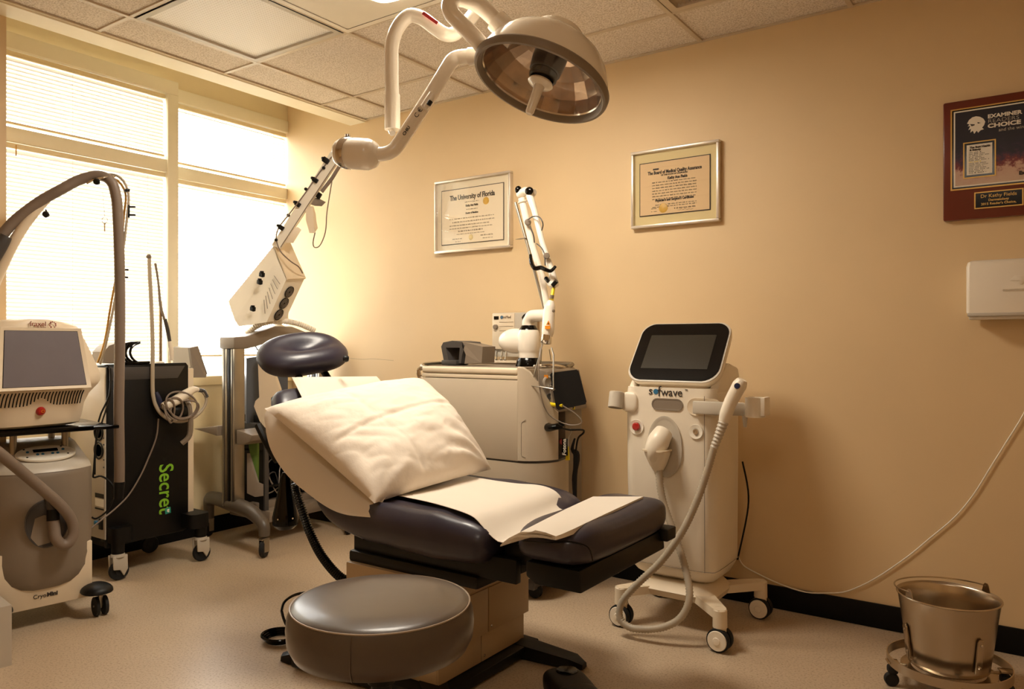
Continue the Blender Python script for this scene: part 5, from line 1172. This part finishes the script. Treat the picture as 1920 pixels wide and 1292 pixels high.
for (cx, cy, hx, hy) in ((-.225, -1.357, -.30, -1.33), (-.190, -.955, -.30, -.99), (-.56, -1.36, -.5, -1.33), (-.55, -1.02, -.5, -1.05)):
    lg = t.add('outrigger', B().loft([rrect(min(cx, hx)-.035, max(cx, hx)+.035, min(cy, hy)-.035, max(cy, hy)+.035, .03, z, 3) for z in (.175, .245)]).lathe([(.030, .18), (.028, .125), (.0, .125)], (cx, cy, 0), Z, 16), m_black)
    if cx > -.4:
        t.add('caster_fork', B().lathe([(.022, .128), (.030, .122), (.032, .110)], (cx, cy, 0), Z, 18).prism([(-.034, .118), (.034, .118), (.036, .05), (.018, .02), (.0, .05), (-.03, .055)], (cx-.024, cy, 0), Y, Z, (.010, 0, 0), .003).prism([(-.034, .118), (.034, .118), (.036, .05), (.018, .02), (.0, .05), (-.03, .055)], (cx+.014, cy, 0), Y, Z, (.010, 0, 0), .003), m_ltgrey, lg)
    t.add('caster_wheel', B().lathe([(.018, -.012), (.040, -.012), (.044, -.006), (.044, .006), (.040, .012), (.018, .012)], (cx, cy+.004, .044), (1, -.15, 0), 24).cyl((cx-.013, cy+.004, .044), (cx+.013, cy+.004, .044), .02), m_rubber, lg)
t.add('cable_holder', B().tube([(X0+.002, -1.035, .83), (X0+.05, -1.02, .80), (X0+.055, -1.01, .74), (X0+.05, -1.01, .64), (X0+.03, -1.04, .60)], .013, 8), m_greyp)
t.add('holder_cup', B().sup((-0.215,-1.06,0.759), (.03, .05, .03), .7, .7), m_black)
t.add('blue_connector', B().tube([(-0.225,-1.17,0.862), (-0.22,-1.159,0.823), (-0.22,-1.148,0.784)], [.008, .014, .010], 10, 3), mat('navy_plug', (30, 36, 66), .4))
t.add('strap', B().tube([(-0.24,-1.41,0.994), (-0.24,-1.389,0.984), (-0.24,-1.384,0.86), (-0.24,-1.413,0.764), (-0.24,-1.449,0.646), (-0.24,-1.454,0.501)], .004, 6), m_black)
# things standing on the cart
mt = Thing('cart_monitor', 'light grey monitor turned to the back wall on the black cart', 'monitor', (-.34, -.93, 1.0))
mt.add('rear_housing', B().loft([[(-0.393,-0.994,1.078), (-0.282,-0.954,1.075), (-0.271,-0.946,0.977), (-0.377,-0.983,0.965)], [V(q)+V((-.12, .06, .0)) for q in ((-0.393,-0.994,1.078), (-0.282,-0.954,1.075), (-0.271,-0.946,0.977), (-0.377,-0.983,0.965))]]), m_ltgrey)
a_ = [(-0.275,-0.961,1.075), (-0.278,-0.914,1.084), (-0.239,-0.888,0.935), (-0.235,-0.897,0.922), (-0.257,-0.949,0.923)]
mt.add('screen_slab', B().loft([a_, [V(q)+V((-.20, .02, .0)) for q in a_]]), m_greyp)
mt.add('screen_face', B().loft([[V(q)+V((-.01, .004, 0)) for q in ((-0.28,-0.91,1.075), (-0.242,-0.883,0.938))]+[V(q)+V((-.18, .012, 0)) for q in ((-0.242,-0.883,0.938), (-0.28,-0.91,1.075))], [V(q)+V((-.01, .008, 0)) for q in ((-0.28,-0.91,1.075), (-0.242,-0.883,0.938))]+[V(q)+V((-.18, .016, 0)) for q in ((-0.242,-0.883,0.938), (-0.28,-0.91,1.075))]]), m_screen)
mt.add('mount_arm', B().tube([(-0.311,-0.95,0.971), (-0.28,-0.952,0.928), (-0.284,-0.955,0.912)], .012, 10, 3), m_ltgrey)
t = Thing('protective_visor_stand', 'black curved holder with grey cover on top of the black cart', 'holder', (-.27, -1.25, 1.0))
t.add('arch', B().loft([[V(p)+V((-.0, 0, 0))+o_ for o_ in (V((0, 0, 0)), V((-.03, 0, 0)), V((-.03, 0, .0)) + (V(q)-V(p)), (V(q)-V(p)))] for p, q in (((-0.25,-1.326,1.095), (-0.25,-1.326,1.077)), ((-0.25,-1.283,1.105), (-0.25,-1.29,1.077)), ((-0.25,-1.233,1.107), (-0.25,-1.238,1.095)))]), m_glossb)
for q in (((-0.25,-1.301,1.095), (-0.25,-1.318,1.057), (-0.25,-1.313,1.027), (-0.25,-1.288,1.004)), ((-0.25,-1.28,1.1), (-0.25,-1.306,1.062), (-0.25,-1.298,1.027), (-0.25,-1.265,1.003)), ((-0.25,-1.238,1.102), (-0.25,-1.275,1.082), (-0.25,-1.285,1.049), (-0.25,-1.265,1.016), (-0.25,-1.228,1))):
    t.add('rib', B().tube(q, .006, 8), m_glossb)
t.add('foot_bar', B().b2(-.28, -.24, -1.32, -1.19, 1.0, 1.012, .004), m_glossb)
t.add('grey_cover', B().loft([[(-0.27,-1.402,1.008), (-0.27,-1.4,1.058), (-0.27,-1.373,1.087), (-0.27,-1.33,1.102), (-0.27,-1.315,1.095), (-0.27,-1.315,1.001)], [V(q)+V((-.10, 0, 0)) for q in ((-0.27,-1.402,1.008), (-0.27,-1.4,1.058), (-0.27,-1.373,1.087), (-0.27,-1.33,1.102), (-0.27,-1.315,1.095), (-0.27,-1.315,1.001))]]), m_greyp)
t = Thing('cart_hose_set', 'slim tan hoses and steel rods standing on the black cart with a coiled white handpiece', 'hose set', (-.27, -1.12, 1.0))
t.add('steel_rod', B().cyl((-0.28,-1.116,1.303), (-0.28,-1.116,1.008), .0075, seg=12), m_steel)
t.add('rod_foot', B().lathe([(.022, 0), (.022, .006), (.010, .010)], (-.28, -1.12, 1.0), Z, 18), m_shell)
t.add('tan_hose', B().tube([(-0.235,-1.199,1.513), (-0.235,-1.199,1.467), (-0.235,-1.191,1.313), (-0.235,-1.183,1.107), (-0.235,-1.183,0.953), (-0.232,-1.182,0.85), (-0.225,-1.162,0.777), (-0.215,-1.116,0.729), (-0.205,-1.051,0.712), (-0.2,-0.982,0.73), (-0.2,-0.932,0.77), (-0.2,-0.917,0.815), (-0.2,-0.938,0.851), (-0.2,-0.968,0.863)], [.008, .009]+[.0095]*8+[.007]*4, 10, 5), m_hosel)
t.add('hose_ball', B().sup((-0.235,-1.202,1.515), (.012, .012, .012), 1, 1, 10, 14), m_greyp)
t.add('flex_grip', B().tube([(-0.2,-0.968,0.863), (-0.2,-0.932,0.854), (-0.2,-0.914,0.823)], .011, 10, 4, ribs=(.008, .85)), m_dgrey)
t.add('slim_rod', B().tube([(-0.27,-1.149,1.491), (-0.27,-1.133,1.396), (-0.27,-1.122,1.284), (-0.27,-1.102,1.218), (-0.27,-1.077,1.108)], [.006, .005, .007, .006, .006], 10, 4), m_greyp)
t.add('flex_sleeve', B().tube([(-0.265,-1.102,1.218), (-0.265,-1.086,1.161), (-0.265,-1.077,1.108)], .0095, 10, 4, ribs=(.008, .85)), m_dgrey)
t.add('rod_handpiece', B().tube([(-0.265,-1.08,1.108), (-0.265,-1.069,1.068), (-0.265,-1.066,1.012)], [.008, .012, .011], 12, 0), m_shell)
t.add('white_handpiece', B().tube([(-0.195,-1.152,0.79), (-0.195,-1.119,0.804), (-0.195,-1.072,0.824), (-0.195,-1.029,0.848), (-0.195,-0.994,0.865), (-0.195,-0.965,0.863)], [.020, .024, .025, .023, .018, .010], 16, 4), m_shell)
t.add('handpiece_tip', B().lathe([(.019, 0), (.014, .004), (.010, 0)], (-0.195,-1.152,0.79), (.1, -.9, -.35), 16), m_greyp)
def loop(cx, cy, a, b_, rot, x, n=18):
    out = []
    for k in range(n+1):
        u = 2*math.pi*k/n; dy, dz = a*math.cos(u), b_*math.sin(u)
        out.append(V((x+.008*math.sin(u*2), 0, 0))+V((0, cx+dy*math.cos(rot)-dz*math.sin(rot), cy+dy*math.sin(rot)+dz*math.cos(rot))))
    return out
q = (-0.185,-1.07,0.78)
for (dy, dz, a, b_, r_) in ((0, .015, .085, .062, -.4), (-.035, .0, .045, .055, .3), (.02, -.010, .075, .045, .1), (-.06, -.01, .024, .058, .1)):
    t.add('coiled_cable', B().tube(loop(q[1]+dy, q[2]+dz, a, b_, r_, -.175), .0045, 8, 3), m_hose)
t.add('loose_cable', B().tube([(-0.235,-1.153,0.731), (-0.24,-1.161,0.641), (-0.24,-1.202,0.542), (-0.24,-1.244,0.459), (-0.24,-1.301,0.379), (-0.23,-1.369,0.33), (-0.22,-1.435,0.294), (-0.22,-1.478,0.266)], .0038, 6), m_hose)
single('black_power_lead', B().tube([(-0.22,-1.394,0.984), (-0.2,-1.409,0.863), (-0.211,-1.452,0.745), (-0.178,-1.49,0.536), (-0.178,-1.49,0.5), (-0.15,-1.471,0.505), (-0.115,-1.446,0.476), (-0.103,-1.438,0.429), (-0.125,-1.453,0.357), (-0.166,-1.482,0.317), (-0.185,-1.495,0.322)], .0042, 6), m_black,
       'black power lead looping between the grey cooling unit and the black cart', 'cable')

# ================= column cart with the pivoting laser head =================
t = Thing('column_cart', 'grey wheeled column cart with aluminium pillars and a raised bridge behind the chair', 'cart', (-.28, -.41, 0))
for py0, sgn in ((-.70, -1), (-.12, 1)):
    for (a, c, m, nm) in ((-.335, -.290, m_alu, 'pillar_profile'), (-.287, -.262, m_black, 'pillar_slot'), (-.259, -.225, m_alu, 'pillar_profile')):
        t.add(nm, B().b2(a, c, py0-.035, py0+.030, .22, 1.075, .004), m)
    t.add('pillar_groove', B().b2(-.315, -.311, py0-.037, py0-.03, .22, 1.07), m_dgrey)
    t.add('pillar_groove', B().b2(-.245, -.241, py0-.037, py0-.03, .22, 1.07), m_dgrey)
    pts = [(-.61, py0+.07, .10), (-.61, py0+.07, .175), (-.585, py0+.06, .215), (-.50, py0+.03, .235), (-.28, py0, .232), (-.12, py0-.012, .215), (-.03, py0-.022, .185), (.012, py0-.028, .155), (.017, py0-.03, .11)]
    lg = t.add('base_arch', B().tube(pts, [.028, .030, .032, .036, .042, .038, .034, .030, .028], 14, 5), m_cart, sharp=60)
    for (cx, cy) in ((.017, py0-.031), (-.61, py0+.072)):
        t.add('caster_fork', B().box((cx, cy, .095), (.035, .045, .012), .003).b2(cx-.022, cx-.018, cy-.016, cy+.016, .03, .095).b2(cx+.018, cx+.022, cy-.016, cy+.016, .03, .095), m_alu, lg)
        t.add('caster_wheel', B().lathe([(.015, -.012), (.040, -.012), (.045, -.007), (.045, .007), (.040, .012), (.015, .012)], (cx, cy, .045), (.86, .5, 0), 24).cyl((cx-.014, cy, .045), (cx+.014, cy, .045), .017), m_rubber, lg)
t.add('bridge', B().prism([(-.745, 1.068), (-.66, 1.068), (-.52, 1.10), (-.42, 1.125), (-.32, 1.10), (-.16, 1.068), (-.06, 1.068), (-.06, 1.125), (-.16, 1.135), (-.36, 1.195), (-.48, 1.195), (-.66, 1.138), (-.745, 1.132)], (-.345, 0, 0), Y, Z, (.13, 0, 0), .010), m_greyp)
t.add('pivot_post', B().lathe([(.045, 1.19), (.03, 1.20), (.022, 1.205), (.022, 1.245), (.028, 1.25)], (-.28, -.41, 0), Z, 24), m_ltgrey)
t.add('corrugated_hose', B().tube([(-0.303,-0.603,1.153), (-0.26,-0.573,1.191), (-0.211,-0.54,1.215), (-0.139,-0.49,1.221), (-0.106,-0.406,1.207), (-0.072,-0.322,1.17)], .017, 12, 5, ribs=(.012, .82)), m_white)
t.add('tray', B().prism([(-.56, .625), (-.34, .655), (-.34, .60), (-.42, .61)], (0, -.76, 0), X, Z, (0, .10, 0), .004), m_greyp)
t.add('tray', B().prism([(-.215, .640), (-.08, .618), (-.10, .585), (-.16, .562), (-.215, .560)], (0, -.73, 0), X, Z, (0, .12, 0), .004), m_greyp)
t.add('cross_beam', B().b2(-.31, -.25, -.67, -.15, .16, .22, .006), m_greyp)
# laser head with counterweight tail
t = Thing('pivoting_laser_head', 'tilted white laser head with three fans and a long flat arm above the cart', 'laser arm', (-.28, -.41, 1.245))
near = [(-0.031,-0.634,1.612), (0.024,-0.596,1.435), (-0.128,-0.604,1.215), (-0.241,-0.621,1.202)]
far_ = V((-0.008,-0.448,1.452))-V((0.024,-0.596,1.435))
slab = [(-0.031,-0.634,1.612), (-0.015,-0.623,1.539), (-0.269,-0.702,1.224), (-0.298,-0.721,1.324)]
t.add('tail_housing', B().loft([slab, [V(q)+far_*.8 for q in slab]]), m_white, sharp=20)
low = [(-0.015,-0.623,1.539), (0.024,-0.596,1.435), (-0.095,-0.629,1.211), (-0.251,-0.689,1.189), (-0.269,-0.702,1.224)]
t.add('fan_housing', B().loft([low, [V(q)+far_ for q in low]]), m_white, sharp=20)
endp = [(-0.027,-0.637,1.611), (0.031,-0.597,1.431)]
t.add('end_plate', B().loft([[V(endp[0]), V(endp[1]), V(endp[1])+far_, V(endp[0])+far_*.82+V((0, 0, .02))], [q+V((.004, .002, .006)) for q in (V(endp[0]), V(endp[1]), V(endp[1])+far_, V(endp[0])+far_*.82+V((0, 0, .02)))]]), m_shell2)
A0, D0 = V((0.024,-0.596,1.435)), V((-0.095,-0.629,1.211)); fu = (D0-A0).normalized(); fw_ = far_.normalized(); fnn = fu.cross(fw_).normalized()
fnn = fnn if fnn.z < 0 else -fnn
for k, s_ in enumerate((.30, .57, .84)):
    c = A0+(D0-A0)*s_+far_*.45+fnn*.002
    f1 = t.add('fan', B().lathe([(.033, 0), (.034, .004), (.031, .005), (.030, .001), (0, .001)], c, fnn, 28), m_glossb)
    for r_ in (.026, .020, .014, .008): t.add('fan_guard_ring', B().lathe([(r_, .004), (r_+.0012, .005), (r_+.0022, .004)], c, fnn, 20), m_greyp, f1)
for k in range(7):
    u = k/6; a = V((-0.022,-0.638,1.454)).lerp(V((-0.081,-0.657,1.328)), u); c = V((0.003,-0.62,1.409)).lerp(V((-0.077,-0.653,1.255)), u)
    t.add('vent_slot', B().tube([a, c], .0018, 5, 0), m_greyp)
for (px_) in ((-0.065,-0.682,1.458), (-0.075,-0.688,1.419), (-0.13,-0.69,1.28)):
    t.add('black_clip', B().box(px_, (.026, .02, .024), .004, rot=(.2, .3, .2)).box(V(px_)+V((.01, -.008, .012)), (.010, .02, .012), .002), m_black)
t.add('mount_fork', B().loft([[(-0.145,-0.591,1.443), (-0.138,-0.586,1.443), (-0.138,-0.586,1.207), (-0.145,-0.591,1.207)], [V(q)+V((.03, .02, 0)) for q in ((-0.145,-0.591,1.443), (-0.138,-0.586,1.443), (-0.138,-0.586,1.207), (-0.145,-0.591,1.207))]]), m_shell2)
t.add('fork_plate', B().loft([[(-0.209,-0.477,1.347), (-0.153,-0.439,1.347), (-0.153,-0.439,1.219), (-0.209,-0.477,1.219)], [V(q)+V((.01, -.012, 0)) for q in ((-0.209,-0.477,1.347), (-0.153,-0.439,1.347), (-0.153,-0.439,1.219), (-0.209,-0.477,1.219))]]), m_shell2)
t.add('arm_root', B().loft([[(0.006,-0.633,1.654), (0.047,-0.604,1.71), (0.063,-0.593,1.696), (0.027,-0.618,1.626)], [V(q)+V((.03, .04, 0)) for q in ((0.006,-0.633,1.654), (0.047,-0.604,1.71), (0.063,-0.593,1.696), (0.027,-0.618,1.626))]]), m_shell2)
strip = [(-0.024,-0.653,1.612), (0.013,-0.628,1.595), (0.306,-0.486,2.059), (0.27,-0.511,2.092)]
t.add('flat_arm', B().loft([strip, [V(q)+V((-.017, .025, 0)) for q in strip]]), m_white, sharp=20)
t.add('arm_edge', B().tube([(0.023,-0.633,1.6), (0.163,-0.56,1.83), (0.313,-0.493,2.053)], .0022, 6, 0), m_greyp)
for (px_, sz) in (((0.042,-0.644,1.7), .030), ((0.113,-0.595,1.822), .030), ((0.196,-0.55,1.945), .030), ((0.249,-0.525,2.045), .036)):
    t.add('black_clip', B().box(px_, (sz, .018, sz*.8), .004, rot=(0, .6, .5)).box(V(px_)+V((-.008, -.010, .010)), (.012, .02, .014), .003), m_black)
for px_ in ((0.013,-0.652,1.637), (0.074,-0.622,1.764), (0.157,-0.577,1.898), (0.24,-0.531,2.006)): t.add('black_screw', B().lathe([(.009, 0), (.008, .008), (0, .009)], px_, (.5, -.85, 0), 10), m_black)
t.add('arm_cable', B().tube([(0.293,-0.507,2.078), (0.224,-0.542,1.987), (0.148,-0.583,1.87), (0.087,-0.625,1.773), (0.035,-0.649,1.705), (0.013,-0.652,1.651), (0.029,-0.641,1.582), (0.059,-0.596,1.528), (0.061,-0.546,1.504), (0.03,-0.494,1.476)], .0034, 6), m_hose)
t.add('second_tube', B().tube([(0.289,-0.437,2.065), (0.236,-0.473,1.962), (0.192,-0.504,1.892)], [.009, .010, .010], 12, 0), m_hose)
t.add('black_clip', B().box((0.178,-0.513,1.875), (.030, .02, .030), .004, rot=(0, .6, .3)), m_black)
t.add('grey_cone', B().loft([[(0.146,-0.536,1.864), (0.181,-0.512,1.841), (0.162,-0.524,1.819), (0.139,-0.54,1.83)], [V(q)+V((.02, .03, 0)) for q in ((0.146,-0.536,1.864), (0.181,-0.512,1.841), (0.162,-0.524,1.819), (0.139,-0.54,1.83))]]), m_greyp)
t.add('hanging_handpiece', B().loft([[(0.135,-0.568,1.81), (0.167,-0.546,1.813), (0.158,-0.528,1.816), (0.11,-0.536,1.82)], [(0.149,-0.57,1.775), (0.181,-0.548,1.775), (0.159,-0.514,1.776), (0.111,-0.523,1.785)], [(0.147,-0.571,1.741), (0.181,-0.548,1.741), (0.161,-0.513,1.748), (0.111,-0.523,1.751)], [(0.163,-0.56,1.672), (0.186,-0.545,1.672), (0.168,-0.508,1.703), (0.125,-0.514,1.692)]]), m_shell2)
t.add('cable_loop', B().tube([(0.172,-0.53,1.678), (0.163,-0.536,1.625), (0.17,-0.531,1.6), (0.193,-0.515,1.611), (0.216,-0.499,1.68), (0.215,-0.488,1.78), (0.229,-0.478,1.892), (0.241,-0.47,1.976)], .0034, 6), m_hose)
t.add('pale_lettering', txt('XTRAC', .032, V((-0.189,-0.719,1.335)), (V((-0.015,-0.623,1.539))-V((-0.269,-0.702,1.224))), V((-.3, -.1, .6))), m_ltgrey) if False else None

# ================= dark rack with cream side panel and green folder behind the cart =================
t = Thing('equipment_rack', 'dark equipment rack with tangled cables and a green folder behind the column cart', 'rack', (-.33, -.36, 0))
rx0, rx1, ry0, ry1 = -.52, -.20, -.56, -.17
t.add('bottom_shelf', B().b2(rx0, rx1+.04, ry0, ry1, .12, .18, .006), m_greyp)
t.add('upright', B().b2(rx1-.012, rx1, ry0, ry0+.025, .18, .64), m_dgrey)
t.add('upright', B().b2(rx1-.012, rx1, ry1-.025, ry1, .18, .64), m_dgrey)
t.add('back_wall', B().b2(rx0, rx0+.015, ry0, ry1, .18, .64), m_black)
t.add('side_wall', B().b2(rx0, rx1-.012, ry1-.012, ry1, .18, .64), m_black)
t.add('side_wall', B().b2(rx0, rx1-.012, ry0, ry0+.012, .18, .64), m_black)
t.add('top_deck', B().b2(rx0, rx1+.01, ry0-.02, ry1, .62, .66, .005), m_dgrey)
t.add('shelf', B().b2(rx0, rx1-.02, ry0, ry1, .50, .51).b2(rx0, rx1-.02, ry0, ry1, .30, .31), m_black)
b = B()
for k in range(6):
    rnd = random.Random(k); pts = [(rx1-.02-.06*rnd.random(), ry0+.04+.06*i, .24+.22*rnd.random()) for i in range(6)]
    t.add('loose_cable', B().tube(pts, .0035, 6), m_dgrey if k % 2 else m_greyp)
t.add('green_folder', B().loft([[(-0.235,-0.653,0.619), (-0.187,-0.621,0.613), (-0.19,-0.622,0.285)], [V(q)+V((-.02, .03, 0)) for q in ((-0.235,-0.653,0.619), (-0.187,-0.621,0.613), (-0.19,-0.622,0.285))]]), m_greenb)
t.add('folder_holder', B().loft([[(-0.215,-0.664,0.507), (-0.175,-0.636,0.349), (-0.156,-0.623,0.34), (-0.156,-0.623,0.277), (-0.18,-0.64,0.272), (-0.215,-0.664,0.292)], [V(q)+V((.01, .012, 0)) for q in ((-0.215,-0.664,0.507), (-0.175,-0.636,0.349), (-0.156,-0.623,0.34), (-0.156,-0.623,0.277), (-0.18,-0.64,0.272), (-0.215,-0.664,0.292))]]), m_greyp)
t = Thing('rear_display_unit', 'dark grey display housing with a tall curved cream panel, half hidden by the headrest', 'display', (-.30, -.40, .66))
sh = [(-0.32,-0.591,1.015), (-0.257,-0.547,1.027), (-0.196,-0.408,1.025), (-0.196,-0.408,0.646), (-0.32,-0.591,0.655)]
t.add('housing', B().loft([sh, [V(q)+V((-.10, .06, 0)) for q in sh]]), mat('slate_plastic', (92, 94, 98), .4), sharp=20)
cp = [(-0.21,-0.6,1.039), (-0.198,-0.592,1.051), (-0.163,-0.567,1.063), (-0.136,-0.549,0.935), (-0.112,-0.532,0.848), (-0.117,-0.535,0.717), (-0.177,-0.577,0.639), (-0.201,-0.593,0.674), (-0.227,-0.611,0.755), (-0.22,-0.607,0.784), (-0.203,-0.595,0.804)]
t.add('cream_panel', B().loft([cp, [V(q)+V((-.02, .03, 0)) for q in cp]]), m_shell2, sharp=20)
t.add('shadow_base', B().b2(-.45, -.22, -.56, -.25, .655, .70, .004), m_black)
t.add('thin_strut', B().tube([(-0.269,-0.58,1.095), (-0.243,-0.562,1.045)], .003, 6, 0), m_black)
